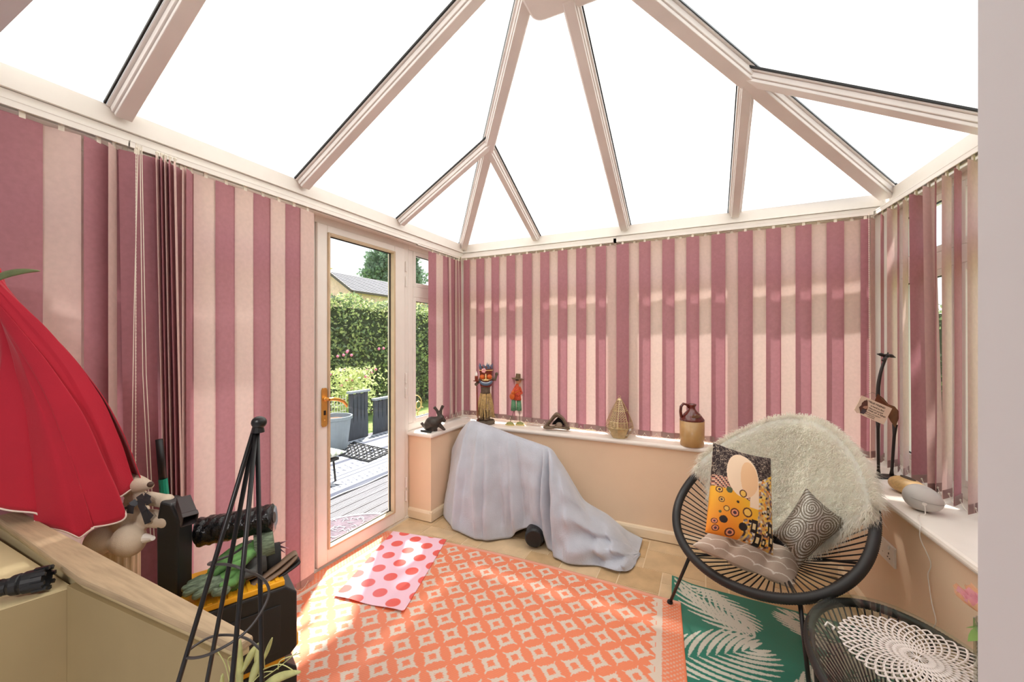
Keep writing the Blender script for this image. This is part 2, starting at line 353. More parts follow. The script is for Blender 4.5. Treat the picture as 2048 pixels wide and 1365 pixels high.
for z in (1.83, 1.72, 1.01, 0.90, 0.24, 0.14):
    MB().lathe([(.007, 0), (.008, .004), (.008, .07), (.007, .075)], (-1.985, 2.312, z), 10).build('hinge', upvc, door)

# eaves beam + roof ---------------------------------------------------
RX0, RX1, RY, RZ = -1.885, 0.905, 2.935, 2.15
beam = struct('trim_2', (0, 0, 0), 'white eaves beam carrying the roof')
def ring(mb, inset, z0, z1, out):
    x0, x1, y1 = RX0+inset, RX1-inset, RY-inset
    def seg(p, q, n_):  # inner edge p->q, outward n_
        p = Vector((*p, 0)); q = Vector((*q, 0)); n_ = Vector((*n_, 0))*out
        mb.add([p+UP*z0, q+UP*z0, q+n_+UP*z0, p+n_+UP*z0, p+UP*z1, q+UP*z1, q+n_+UP*z1, p+n_+UP*z1], [(0, 1, 2, 3), (7, 6, 5, 4), (0, 4, 5, 1), (1, 5, 6, 2), (2, 6, 7, 3), (3, 7, 4, 0)])
    xr0 = x1; xr1 = x1+0.0705*(y1-0.36)
    seg((x0, 0.356), (x0, y1), (-1, 0)); seg((x0-out, y1), (x1+out, y1), (0, 1)); seg((xr0, y1), (xr1, 0.356), (1, 0))
mb = MB(); ring(mb, 0.0, 2.083, RZ, 0.16); mb.build('beam_face', upvc, beam)
mb = MB(); ring(mb, -0.012, 2.04, 2.081, 0.14); mb.build('beam_lip', upvc, beam)
roof = struct('roof_1', (0, 0, 0), 'translucent hipped roof of pale sheets and white glazing bars')
AP = Vector((-0.52, 1.38, 2.92)); CL = Vector((RX0, RY, RZ)); CR = Vector((RX1+.004, RY-.05, RZ))
XRE = lambda y: RX1 + 0.0705*(RY-y)
sheet = bpy.data.materials.new('roof_sheet'); sheet.use_nodes = True; n = sheet.node_tree; n.nodes.clear()
o_ = n.nodes.new('ShaderNodeOutputMaterial'); t_ = n.nodes.new('ShaderNodeBsdfTranslucent'); wv = n.nodes.new('ShaderNodeTexWave'); wv.inputs['Scale'].default_value = 9
t_.inputs[0].default_value = (0.46, 0.457, 0.442, 1); g_ = n.nodes.new('ShaderNodeBsdfGlossy'); g_.inputs['Roughness'].default_value = .3; x_ = n.nodes.new('ShaderNodeMixShader'); x_.inputs[0].default_value = .06
n.links.new(t_.outputs[0], x_.inputs[1]); n.links.new(g_.outputs[0], x_.inputs[2]); n.links.new(x_.outputs[0], o_.inputs[0])
ridge_at = lambda y: Vector((-0.52, y, 2.92))
def hipL(s): return CL.lerp(AP, s)
def hipR(s): return CR.lerp(AP, s)
sy = lambda y: (RY-y)/(RY-AP.y)
L_ = lambda y: Vector((RX0, y, RZ)); R_ = lambda y: Vector((XRE(y), y, RZ))
yl = [0.356, 0.678, 1.394, 2.13]
def panel(pts): MB().poly3([Vector(p)+UP*0.012 for p in pts]).build('roof_panel', sheet, roof)
panel([L_(yl[0]), L_(yl[1]), ridge_at(yl[1]), ridge_at(yl[0])]); panel([L_(yl[1]), L_(yl[2]), ridge_at(yl[2]), ridge_at(yl[1])])
panel([L_(yl[2]), L_(yl[3]), hipL(sy(yl[3])), ridge_at(yl[2])]); panel([L_(yl[3]), CL, hipL(sy(yl[3]))])
panel([R_(yl[1]), R_(yl[0]), ridge_at(yl[0]), ridge_at(yl[1])]); panel([R_(yl[2]), R_(yl[1]), ridge_at(yl[1]), ridge_at(yl[2])])
panel([R_(yl[3]), R_(yl[2]), ridge_at(yl[2]), hipR(sy(yl[3]))]); panel([CR, R_(yl[3]), hipR(sy(yl[3]))])
bx = [-1.205, -0.52, 0.173]
def slb(x): return (x-RX0)/(AP.x-RX0)
def srb(x): return (RX1-x)/(RX1-AP.x)
B_ = lambda x: Vector((x, RY, RZ))
panel([CL, B_(bx[0]), hipL(slb(bx[0]))]); panel([B_(bx[0]), B_(bx[1]), AP, hipL(slb(bx[0]))]); panel([B_(bx[1]), B_(bx[2]), hipR(srb(bx[2])), AP]); panel([B_(bx[2]), CR, hipR(srb(bx[2]))])
def rafter(p0, p1, gs, wdt=0.06, dp=0.038):
    p0 = Vector(p0); p1 = Vector(p1)
    mb = MB(); mb.bar(p0, p1, wdt+0.018, 0.010, off=0.0); mb.bar(p0, p1, wdt, dp*0.6, off=0.010); mb.bar(p0, p1, wdt-0.012, dp*0.4, off=0.010+dp*0.6)
    ob = mb.build('rafter', upvc_roof, roof, bevel=0.003)
    t = (p1-p0).normalized(); x = t.cross(UP).normalized()*gs
    q = x*(wdt/2+0.013); g = MB(); g.bar(p0+q+UP*0.004, p1+q+UP*0.004, 0.006, 0.008, off=0.0); g.build('gasket', gasket, ob)
for y in yl[1:3]:
    rafter(L_(y), ridge_at(y), 1); rafter(R_(y), ridge_at(y), -1)
rafter(L_(yl[3]), hipL(sy(yl[3])), 1, 0.05); rafter(R_(yl[3]), hipR(sy(yl[3])), -1, 0.06)
rafter(B_(bx[0]), hipL(slb(bx[0])), -1, 0.05); rafter(B_(bx[1]), AP, -1, 0.06); rafter(B_(bx[2]), hipR(srb(bx[2])), 1, 0.055)
rafter(CL, AP, 1, 0.062, 0.042); rafter(CR, AP, -1, 0.075, 0.045)
MB().bar(ridge_at(0.36), AP, 0.12, 0.06).build('ridge', upvc_roof, roof, bevel=0.004)
# ridge boss plate
def rrect(x0, x1, y0, y1, r, n_=5):
    P = []
    for cx, cy_, a0 in ((x1-r, y1-r, 0), (x0+r, y1-r, PI/2), (x0+r, y0+r, PI), (x1-r, y0+r, 1.5*PI)):
        for k in range(n_+1): a = a0+PI/2*k/n_; P.append((cx+r*math.cos(a), cy_+r*math.sin(a)))
    return P
bp_ = thing('ceiling_plate', (-0.52, 1.4, 2.75), 'white rounded plate fixed under the roof ridge', 'ceiling fitting')
MB().prism(rrect(-0.695, -0.36, 0.95, 1.672, 0.05), 2.75, 2.79).build('plate', upvc_roof, bp_, bevel=0.012)
MB().span((-0.56, 1.1, 2.79), (-0.48, 1.36, 2.87)).build('stem', upvc_roof, bp_)

# ================================================================== BLINDS
def blind(name, track, label, zr=2.05):
    """track: two xy points"""
    a, b = Vector((*track[0], 0)), Vector((*track[1], 0))
    t = thing(name, (a.x, a.y, zr), label, 'blind', 'striped vertical blinds')
    mb = MB(); d = (b-a).normalized(); x = Vector((-d.y, d.x, 0))
    for k in (-1, 1): mb.bar(a+x*0.012*k+UP*zr, b+x*0.012*k+UP*zr, 0.006, 0.022)
    mb.bar(a+UP*(zr+0.004), b+UP*(zr+0.004), 0.032, 0.006); mb.build('headrail', upvc, t)
    MB().bar(a+UP*(zr-0.006), b+UP*(zr-0.006), 0.017, 0.006).build('rail_slot', gasket, t)
    return t
chains = {}
def slat(t, cx, cy_, az, mat, zb, zt=2.012, wd=0.089, bow=0.006, tb=None, azb=None, side=1):
    """cx,cy centre; az azimuth from +y towards +x (deg); tb centre at the bottom if it hangs askew"""
    tb = tb or (cx, cy_); azb = az if azb is None else azb; rows = 7; cols = 5; vs_ = []
    ph = random.uniform(-1, 1)
    for j in range(rows):
        s_ = j/(rows-1); z = zb+(zt-zb)*s_; q = (1-s_)
        c = Vector((cx*(1-q)+tb[0]*q, cy_*(1-q)+tb[1]*q, z)); a = math.radians(az*(1-q)+azb*q); d = Vector((math.sin(a), math.cos(a), 0)); nn = Vector((d.y, -d.x, 0))
        for i in range(cols):
            u = i/(cols-1)-.5; vs_.append(c + d*u*wd + nn*(bow*(0.5-2*u*u)*side + 0.002*math.sin(ph+s_*5)*q))
    fs = [(j*cols+i, j*cols+i+1, (j+1)*cols+i+1, (j+1)*cols+i) for j in range(rows-1) for i in range(cols-1)]
    o = MB().add(vs_, fs).build('slat', mat, t, smooth=True); o['label'] = 'mauve fabric slat' if mat is mauve else 'beige fabric slat'
    a = math.radians(azb); d = Vector((math.sin(a), math.cos(a), 0)); R = rotm(0, 0, -math.radians(azb))
    c = Vector((*tb, zb)); nn = Vector((d.y, -d.x, 0))
    MB().box(c+UP*0.0195+nn*0.002*side, (0.0022, wd*0.97, 0.037), R).build('bottom_weight', taupe, o)
    mb = MB(); mb.box((cx, cy_, zt+0.008), (0.006, 0.014, 0.022), rotm(0, 0, -math.radians(az))); mb.ball((cx, cy_, zt+0.02), 0.006, nu=8, nv=5)
    mb.build('hanger', clearp, o)
    chains.setdefault(t.name, (t, []))[1].append((c+d*wd/2*1.0, c-d*wd/2*1.0, nn*0.004))
    return o
def chain(t, items, droop=0.028):
    mb = MB()
    for i in range(len(items)-1):
        a = (items[i][0]+items[i][1])/2; b = (items[i+1][0]+items[i+1][1])/2; nn = items[i][2]
        P = []
        for k in range(9):
            s_ = k/8; p = a.lerp(b, s_) + nn*1.5 + UP*(0.02-droop*4*s_*(1-s_)); P.append(p)
        mb.tube(P, 0.0013, 4)
        mb.ball(a+nn*1.6+UP*0.02, 0.004, nu=6, nv=4)
    if mb.v: mb.build('bead_chain', clearp, t)

XL = -1.90
bA = blind('vertical_blind', [(XL, 0.30), (XL, 0.70)], 'wide-spaced mauve and beige blind nearest the red cloth')
for cy_, az, m in ((0.36, -5, mauve), (0.452, -4, mauve), (0.536, 14, beige), (0.624, -23, mauve), (0.666, -52, beige)): slat(bA, XL, cy_, az, m, 0.03, side=1)
bB = blind('vertical_blind', [(XL, 0.705), (XL, 2.33)], 'bunched and striped floor-length blind left of the glazed door')
slat(bB, XL+.012, 0.724, 16, mauve, 0.03, tb=(XL+.012, 0.75), wd=0.096)
slat(bB, XL+.02, 0.80, -22, mauve, 0.03, tb=(XL+.012, 0.86), wd=0.085)
slat(bB, XL-.012, 0.70, 5, mauve, 0.03, wd=.11); slat(bB, XL-.02, 0.79, 0, mauve, 0.03, wd=.12)
for cy_, m in ((0.776, beige), (0.79, mauve), (0.802, beige), (0.816, mauve), (0.832, beige)): slat(bB, XL+.035, cy_, -60, m, 0.03, tb=(XL+.03, cy_+.035), wd=0.07)
for cy_, az, m in ((0.868, -25, mauve), (0.885, -50, beige), (0.904, -44, mauve), (0.956, -2, beige), (1.036, -6, mauve), (1.117, 0, beige), (1.198, -3, mauve), (1.278, -5, beige), (1.358, 1, mauve), (1.436, -7, beige)): slat(bB, XL, cy_, az, m, 0.03)
bC = blind('vertical_blind', [(-1.915, 2.345), (-1.915, 2.90)], 'short striped blind between the glazed door and the far corner')
for cy_, az, m in ((2.534, 6, mauve), (2.628, 2, beige), (2.718, 6, mauve), (2.775, -19, beige), (2.83, 4, mauve), (2.872, -17, beige), (2.90, 2, mauve)):
    slat(bC, -1.915, cy_, az, m, 0.675, tb=(-1.915, cy_+(.03 if az == -19 else 0)))
E1 = [-1.865, -1.804, -1.74, -1.659, -1.593, -1.521, -1.454, -1.375, -1.309, -1.231, -1.159, -1.084, -1.015, -0.939, -0.87, -0.793, -0.722, -0.648, -0.587]
E2 = [-0.572, -0.485, -0.416, -0.34, -0.263, -0.186, -0.112, -0.036, 0.037, 0.116, 0.189, 0.267, 0.34, 0.415, 0.491, 0.566, 0.641, 0.719, 0.796, 0.834]
for E_, lb in ((E1, 'short striped blind of the far windows ending left of the gap behind the brass lantern'), (E2, 'short striped blind of the far windows behind the stoneware jug and round chair')):
    t = blind('vertical_blind', [(E_[0]-0.02, 2.91), (E_[-1]+0.015, 2.91)], lb)
    for i in range(len(E_)-1):
        m = mauve if i % 2 == 0 else beige
        a, b = E_[i], E_[i+1]; lap = 0.012
        if m is mauve: a2, b2 = a, b; yy = 2.903
        else: a2, b2 = a-lap, b+lap; yy = 2.916
        wd = min(0.1, b2-a2); xc = (a2+b2)/2; zb = 0.66+0.03*max(0, min(1, (-0.6-xc)/1.2))
        slat(t, xc, yy, 90+(5 if m is mauve else -3)+random.uniform(-2, 2), m, zb, wd=wd+0.002, side=1)
bR = blind('vertical_blind', [(XR(2.955), 2.955), (XR(0.36), 0.36)], 'half open striped blind on the right hand window')
RS = [(2.936, 44, beige, 0), (2.858, 26, mauve, 0), (2.75, 45, beige, 0), (2.69, 23, mauve, 0), (2.622, 32, beige, 0), (2.534, 50, mauve, -.035), (2.432, 46, beige, -.05), (2.382, 24, mauve, 0), (2.306, 42, beige, 0), (2.236, 37, mauve, 0), (2.148, 44, beige, 0), (2.068, 44, mauve, 0)]
k = 0
y = 1.99
while y > 0.5: RS.append((y, 44, beige if k % 2 == 0 else mauve, 0)); y -= 0.08; k += 1
for cy_, az, m, sk in RS:
    slat(bR, XR(cy_), cy_, az, m, 0.66, wd=(.089 if cy_ > 2.35 else .081), bow=.004, tb=(XR(cy_+sk), cy_+sk), azb=az+(10 if sk else 0))
for nm in list(chains): chain(*chains[nm])
def cord(pts, r, label, mat=clearp, beads=False):
    mb = MB(); mb.tube(pts, r, 5)
    if beads:
        a, b = Vector(pts[0]), Vector(pts[-1])
        for k in range(int((a-b).length/0.012)): mb.ball(a.lerp(b, k*0.012/(a-b).length), r*2.0, nu=5, nv=4)
    return tag(mb.build('blind_cord', mat), label, 'cord', 'blind cords')
xx = XL+0.055
cord([(xx, 0.712, 2.03), (xx, 0.70, 1.4), (xx+.02, 0.685, 0.8), (xx+.03, 0.69, 0.55)], 0.0014, 'white cord loop hanging at the left of the bunched slats')
cord([(xx, 0.717, 2.03), (xx, 0.725, 1.2), (xx+.02, 0.74, 0.6)], 0.0014, 'white cord hanging over the dark mauve bunched slats')
cord([(xx, 0.722, 2.03), (xx, 0.735, 1.2), (xx+.02, 0.75, 0.6)], 0.0014, 'second white cord close beside the first over the bunched slats')
cord([(xx, 0.706, 2.03), (xx, 0.704, 0.6)], 0.0012, 'white beaded chain hanging beside the bunched slats', beads=True)
cord([(-1.86, 2.86, 2.03), (-1.855, 2.86, 1.0)], 0.0013, 'white beaded chain hanging in the far corner left of the tiki figure', beads=True)
cord([(-1.86, 2.82, 2.03), (-1.855, 2.83, 1.25)], 0.0013, 'white cord hanging in the far corner beside the beaded chain')
cord([(XR(2.95)-.05, 2.86, 2.03), (XR(2.95)-.05, 2.85, 1.0)], 0.0013, 'white beaded chain hanging in the right hand corner behind the giraffe', beads=True)

# ================================================================== GARDEN
GZ = -0.25
ground = box_ob('ground', (-40, -12, GZ-0.1), (30, 45, GZ), M('lawn', S(120, 142, 70), 0.9, var=0.3, scale=3, bump=0.4, bscale=60)); tag(ground, 'mown green lawn beyond the deck', kind='structure')
dk = struct('deck', (-3.4, 3, GZ), 'grey grooved decking outside the glazed door')
dm = M('deck_board', S(124, 122, 126), 0.75, var=0.2, scale=4, stretch=(8, 1, 8), bump=0.1)
prof = []
for k in range(5):
    x = -0.055+k*0.022; prof += [(x+.001, 0.0), (x+.004, 0.006), (x+.017, 0.006), (x+.020, 0.0)]
prof = [(-0.056, -0.028)] + prof + [(0.056, -0.028)]
m_ = len(prof); mb = MB(); mb.add([(x, yy, z) for yy in (-3.0, 3.0) for x, z in prof], [tuple(range(m_)), tuple(range(m_, 2*m_))[::-1]] + [(i, (i+1) % m_, m_+(i+1) % m_, m_+i) for i in range(m_)])
me = bpy.data.meshes.new('deck_board'); me.from_pydata(mb.v, [], mb.f); me.materials.append(dm)
for k in range(22):
    o = bpy.data.objects.new('board', me); COL.objects.link(o); o.parent = dk; o.location = (-2.15-k*0.12+3.4, 3.5-3, -0.126-GZ)
MB().span((-4.75, 0.5, GZ), (-2.1, 6.5, -0.156)).build('joist_base', M('joist', S(60, 55, 52), 0.9), dk)

def rugcol(U, V):
    u = U*1.5; c = np.tile(np.array(S(188, 190, 196)), (len(u), 1)); dkc = S(58, 62, 78)
    for a, b in ((.02, .10), (.33, .36), (.42, .45), (.78, .86), (1.12, 1.15), (1.2, 1.3)): c = mixc(c, dkc, (u > a) & (u < b))
    v = V*3.6
    for a, b, f in ((.14, .28, 14), (.5, .7, 11), (.92, 1.06, 14), (1.34, 1.46, 12)):
        t = (u-a)/(b-a); zz = np.abs(((v*f) % 1)-.5)*2; c = mixc(c, dkc, (t > 0) & (t < 1) & (np.abs(t-zz) < .22))
    return c
og = colour_grid('outdoor_rug', 220, 380, lambda U, V: (-4.56+U*1.5, 1.4+V*3.6, U*0-0.116+0.004*np.sin(V*40)*(U > .97)), lambda U, V: rugcol(1-U, V), MC('outdoor_weave', 0.6), solid=0.004)
tag(og, 'black and white patterned striped rug lying on the deck outside', 'rug')
rt_ = thing('rubber_mat', (-3.95, 3.77, -0.108), 'black openwork rubber mat on the striped rug outside', 'doormat')
Q = [Vector((-4.168, 3.566, -.105)), Vector((-3.567, 3.503, -.105)), Vector((-3.645, 3.985, -.105)), Vector((-4.45, 4.082, -.105))]
def bil(Q, u, v): return (Q[0].lerp(Q[1], u)).lerp(Q[3].lerp(Q[2], u), v)
MB().tube([bil(Q, u, v) for u, v in ((0, 0), (.5, 0), (1, 0), (1, .5), (1, 1), (.5, 1), (0, 1), (0, .5))], 0.012, 6, closed=True).build('mat_border', blackp, rt_)
mb = MB()
for i in range(9):
    for j in range(6):
        c = bil(Q, (i+.5)/9, (j+.5)/6); a0 = (i+j) % 2*PI/4
        mb.tube([c+Vector((math.cos(a0+k*PI/4)*.03, math.sin(a0+k*PI/4)*.03, 0)) for k in range(7)], 0.007, 4)
        mb.tube([bil(Q, i/9, (j+.5)/6), c, bil(Q, (i+.5)/9, (j+1)/6)], .006, 4)
mb.build('scrollwork', blackp, rt_)
hm = thing('half_round_mat', (-2.2, 1.95, -0.12), 'dark half-round doormat with raised leaf pattern outside the door', 'doormat')
arc = [(-2.12, 1.36)]+[(-2.16-0.6*math.cos(a), 1.95+0.6*math.sin(a)) for a in [(-PI/2)+PI*k/20 for k in range(21)]]+[(-2.12, 2.54)]
MB().prism(arc[::-1], -0.12, -0.106).build('mat_base', M('mat_brown', S(96, 84, 92), 0.85, var=.3, scale=40), hm)
mb = MB(); mb.tube([(x, y, -.106) for x, y in arc], 0.011, 5)
for k in range(170):
    r = .55*math.sqrt(random.random()); a = random.uniform(-PI/2, PI/2); c = Vector((-2.16-r*math.cos(a), 1.95+r*math.sin(a), -.106)); b = random.uniform(0, 2*PI)
    if c.x > -2.15: continue
    mb.tube([c, c+Vector((math.cos(b)*.03, math.sin(b)*.03, .002)), c+Vector((math.cos(b+.7)*.055, math.sin(b+.7)*.055, 0))], [.002, .006, .001], 4)
mb.build('raised_pattern', M('mat_grey', S(168, 164, 172), 0.7), hm)

def leaves(n, fn, size, seed=1, droop=0.0):
    R_ = random.Random(seed); mb = MB()
    for _ in range(n):
        c = Vector(fn(R_)); d = Vector((R_.gauss(0, 1), R_.gauss(0, 1), R_.gauss(0, 1)-droop)).normalized(); x = d.orthogonal().normalized(); s_ = size*R_.uniform(.6, 1.3)
        x = Matrix.Rotation(R_.uniform(0, 2*PI), 3, d) @ x
        mb.add([c, c+d*s_*.5+x*s_*.28, c+d*s_, c+d*s_*.5-x*s_*.28], [(0, 1, 2, 3)])
    return mb
gm = [M('leaf_green', S(158, 176, 122), 0.6, var=.35, scale=2.0, trans=.35), M('leaf_dark', S(120, 138, 106), 0.6, var=.35, scale=2, trans=.25), M('leaf_bright', S(200, 210, 146), 0.6, var=.25, scale=3, trans=.4)]
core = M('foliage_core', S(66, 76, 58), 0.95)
def hedge(name, a, b, z1, dpt, label, n, seed, mats_=(0, 1)):
    a = Vector((*a, GZ)); b = Vector((*b, GZ)); d = (b-a); L = d.length; d.normalize(); nn = Vector((d.y, -d.x, 0)); H_ = z1-GZ
    t = thing(name, tuple((a+b)/2), label, 'hedge', 'hedges around the garden')
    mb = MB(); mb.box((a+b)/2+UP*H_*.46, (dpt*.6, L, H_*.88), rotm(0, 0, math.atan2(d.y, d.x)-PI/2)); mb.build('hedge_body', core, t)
    def f(R_):
        s_ = R_.random()*L; h = R_.random()*H_; bul = noise.noise(Vector((s_*1.3, h*1.3, seed)))*.35
        q = (dpt/2+bul*.6)*(1-.25*(h/H_)**3)
        if R_.random() < .22: return a+d*s_+UP*(H_*(.93+.05*noise.noise(Vector((s_*1.5, 5, seed)))) + R_.uniform(-.05, .14))+nn*R_.uniform(-dpt/2, dpt/2)
        return a+d*s_+UP*h+nn*(q*(1 if R_.random() < .85 else -1)+R_.uniform(-.12, .06))
    for k, mi in enumerate(mats_):
        o = leaves(n//len(mats_), f, 0.085, seed*10+k).build('foliage', gm[mi], t); o['kind'] = 'stuff'
hedge('garden_hedge', (-6.9, 3.0), (-6.9, 10.5), 2.25, 1.0, 'tall leafy green hedge across the lawn beyond the deck', 15000, 1, (0, 1, 2))
hedge('garden_hedge', (-6.2, 11.2), (4.6, 11.2), 2.1, 0.9, 'darker hedge running behind the far striped blinds', 9000, 2, (1, 0))
hedge('garden_hedge', (5.4, 10.6), (5.4, 1.0), 2.3, 0.9, 'green hedge seen between the half open right hand slats', 10000, 3, (1, 0, 2))
# shrub, house, tree
sh = thing('flowering_shrub', (-5.2, 4.9, GZ), 'small bright green shrub with pink flowers between the dark fence boards', 'shrub')
o = leaves(1500, lambda R_: (-5.5+R_.gauss(0, .18), 5.0+R_.gauss(0, .25), R_.uniform(.05, .85)), .07, 5).build('foliage', gm[2], sh); o['kind'] = 'stuff'
mb = MB()
for k in range(26): mb.ball((-5.5+random.gauss(0, .2), 5.0+random.gauss(0, .35), random.uniform(.5, 1.2)), .025, nu=6, nv=4)
mb.build('blossoms', M('pink_blossom', S(226, 130, 160), .7), sh)
hs = thing('neighbour_house', (-16, 18, GZ), 'pink brick house with a grey tiled roof beyond the hedge', 'house')
hwm = M('pink_brick', S(226, 190, 182), .85, var=.1, scale=10, bump=.1)
mb = MB(); z0, ze, zr_ = GZ, 3.68, 4.62; xa, xb, xr_ = -14.65, -17.35, -16.0
for yy in (13.35, 25.0): pass
mb.add([(xa, 13.35, z0), (xb, 13.35, z0), (xb, 13.35, ze), (xr_, 13.35, zr_-.06), (xa, 13.35, ze), (xa, 25, z0), (xb, 25, z0), (xb, 25, ze), (xr_, 25, zr_-.06), (xa, 25, ze)], [(0, 1, 2, 3, 4), (5, 9, 8, 7, 6), (0, 4, 9, 5), (1, 6, 7, 2), (0, 5, 6, 1)])
mb.build('house_wall', hwm, hs)
rfm = M('grey_roof_tile', S(124, 122, 128), .8, var=.2, scale=8, bump=.1)
mb = MB()
for sgn, xe in ((1, -14.45), (-1, -17.55)):
    for k in range(12):
        p0 = Vector((xr_, 0, zr_)).lerp(Vector((xe, 0, 3.62)), k/12); p1 = Vector((xr_, 0, zr_)).lerp(Vector((xe, 0, 3.62)), (k+1)/12)
        a = [Vector((p0.x, 13.2, p0.z)), Vector((p0.x, 25.2, p0.z)), Vector((p1.x, 25.2, p1.z+.03)), Vector((p1.x, 13.2, p1.z+.03))]
        mb.add(a+[q-UP*.05 for q in a], [(0, 1, 2, 3), (7, 6, 5, 4), (0, 4, 5, 1), (1, 5, 6, 2), (2, 6, 7, 3), (3, 7, 4, 0)])
rf = mb.build('house_roof', rfm, hs)
mb = MB(); mb.bar((-16, 13.16, 4.66), (-14.4, 13.16, 3.64), .04, .12); mb.bar((-16, 13.16, 4.66), (-17.6, 13.16, 3.64), .04, .12); mb.bar((-14.45, 13.2, 3.64), (-14.45, 25.2, 3.64), .08, .1); mb.build('fascia', M('dark_fascia', S(90, 80, 78), .6), hs)
tr = thing('garden_tree', (-21.5, 22.5, GZ), 'tall round-crowned tree behind the grey tiled roof', 'tree')
MB().tube([(-21.5, 22.5, GZ), (-21.6, 22.5, 3), (-21.4, 22.5, 6)], [.3, .22, .12], 8).build('trunk', M('bark', S(84, 72, 60), .9), tr)
def crown(cx, cy_, cz, r):
    def f(R_):
        v = Vector((R_.gauss(0, 1), R_.gauss(0, 1), R_.gauss(0, 1))).normalized(); q = r*(.75+.3*noise.noise(v*2.3+Vector((cx, 0, 0))))*R_.uniform(.8, 1.05); return (cx+v.x*q, cy_+v.y*q, cz+v.z*q*.9)
    return f
o = leaves(9000, crown(-21.5, 23.6, 6.6, 2.7), .3, 8).build('foliage', M('leaf_grey_green', S(120, 146, 120), .7, var=.3, scale=1, trans=.3), tr); o['kind'] = 'stuff'
tr = thing('garden_tree', (-19, 29.5, GZ), 'paler tree glimpsed through the top of the narrow corner window', 'tree')
MB().tube([(-19, 29.5, GZ), (-19, 29.5, 4.5)], [.3, .15], 8).build('trunk', MATS['bark'], tr)
o = leaves(5000, crown(-19, 29.5, 5.5, 2.3), .32, 9).build('foliage', MATS['leaf_grey_green'], tr); o['kind'] = 'stuff'
# dark fence boards by the lawn
fm_ = M('charcoal_paint', S(66, 70, 78), .7, var=.2, scale=5, stretch=(6, 6, 1))
for nm, x, ys, zt_, lb in (('fence_panel', -4.62, (4.18, 4.25, 4.32, 4.39, 4.46), .56, 'charcoal boarded low fence panel left of the grass gap'), ('fence_panel', -4.62, (4.66, 4.75, 4.84, 4.93, 5.02, 5.11), .40, 'charcoal boarded low fence panel right of the grass gap')):
    t = thing(nm, (x, ys[0], GZ), lb, 'fence')
    for i, yy in enumerate(ys):
        w_ = (ys[1]-ys[0])*.92; h_ = zt_-.02*(i % 2)
        MB().prism([(-w_/2, GZ), (w_/2, GZ), (w_/2+.006, .05), (w_/2-.004, h_*.5), (w_/2, h_), (-w_/2, h_), (-w_/2+.006, h_*.4), (-w_/2-.004, .1)], 0, .03, Matrix(((0, 0, 1), (1, 0, 0), (0, 1, 0))), (x, yy, 0)).build('board', fm_, t)
    MB().span((x-.02, ys[0]-.05, zt_+.0), (x+.06, ys[-1]+.05, zt_+.03)).build('cap_rail', M('cap_grey', S(150, 156, 166), .6), t)
t = thing('grey_planter', (-4.42, 3.74, -.12), 'large round grey plastic planter standing on the deck', 'planter')
MB().lathe([(.15, 0), (.16, .01), (.205, .40), (.225, .41), (.225, .45), (.205, .45), (.195, .40), (.01, .38)], (-4.42, 3.74, -.12), 28).build('pot', M('planter_grey', S(136, 146, 154), .5), t, smooth=False)
MB().lathe([(.19, 0), (.1, .02), (.01, .03)], (-4.42, 3.74, .275), 20).build('soil', M('soil', S(110, 84, 66), .95, var=.4, scale=60), t)
t = thing('green_planter', (-5.3, 4.15, GZ), 'pale green pot behind the grey planter', 'planter')
MB().lathe([(.14, 0), (.2, .55), (.21, .6), (.19, .6), (.17, .5), (.01, .48)], (-5.3, 4.15, GZ), 20).build('pot', M('sage_pot', S(150, 172, 140), .5), t)
t = thing('wire_trellis', (-4.9, 4.1, GZ), 'small white wire grid behind the grey planter', 'trellis')
mb = MB()
for k in range(6): mb.tube([(-4.9, 4.1+k*.05, GZ), (-4.9, 4.1+k*.05, .5)], .004, 4); mb.tube([(-4.9, 4.1, .0+k*.09), (-4.9, 4.35, .0+k*.09)], .004, 4)
mb.build('wires', upvc, t)
t = thing('garden_stool', (-3.6, 2.78, -.114), 'metal stool on the striped rug outside', 'stool')
for dx, dy in ((.2, .11), (.2, -.3), (-.2, .11), (-.2, -.3)): MB().tube([(-3.6+dx*.9, 2.78+dy*.9+.0, .12), (-3.6+dx, 2.78+dy, -.114)], .011, 8).build('leg', black, t)
MB().span((-3.82, 2.46, .10), (-3.38, 2.92, .13)).build('seat_frame', black, t, bevel=.005)
def leafprint(U, V):
    c = np.tile(np.array(S(224, 224, 214)), (len(U), 1)); g = np.sin((U*3+np.abs(V-.5)*4)*14) > .3; return mixc(c, S(128, 142, 120), g & (np.abs(V-.5) < .46))
def pillow_pos(Q, th, pinch=.06, crease=None):
    Q = [np.array(q) for q in Q]; nrm = np.cross(Q[1]-Q[0], Q[3]-Q[0]); nrm = nrm/np.linalg.norm(nrm); ctr = sum(Q)/4
    def both(U, V, sgn):
        P = (Q[0][None]*((1-U)*(1-V))[:, None]+Q[1][None]*(U*(1-V))[:, None]+Q[2][None]*(U*V)[:, None]+Q[3][None]*((1-U)*V)[:, None])
        ex = np.sin(PI*V)*(1-np.abs(2*U-1))*0; a = (1-(2*U-1)**4)*(1-(2*V-1)**4)
        h = np.power(np.clip(4*U*(1-U)*4*V*(1-V), 0, 1), .42)*th
        px = pinch*((np.sin(PI*V)*(np.where(U < .5, 1-2*U, 0))**3)[:, None]*(Q[1]-Q[0])[None] - (np.sin(PI*V)*(np.where(U > .5, 2*U-1, 0))**3)[:, None]*(Q[1]-Q[0])[None])
        py = pinch*((np.sin(PI*U)*(np.where(V < .5, 1-2*V, 0))**3)[:, None]*(Q[3]-Q[0])[None] - (np.sin(PI*U)*(np.where(V > .5, 2*V-1, 0))**3)[:, None]*(Q[3]-Q[0])[None])
        P = P+px+py+nrm[None]*(h*sgn)[:, None]
        if crease is not None: P = P+nrm[None]*(crease(U, V)*sgn*np.sign(a))[:, None]
        return P[:, 0], P[:, 1], P[:, 2]
    return both
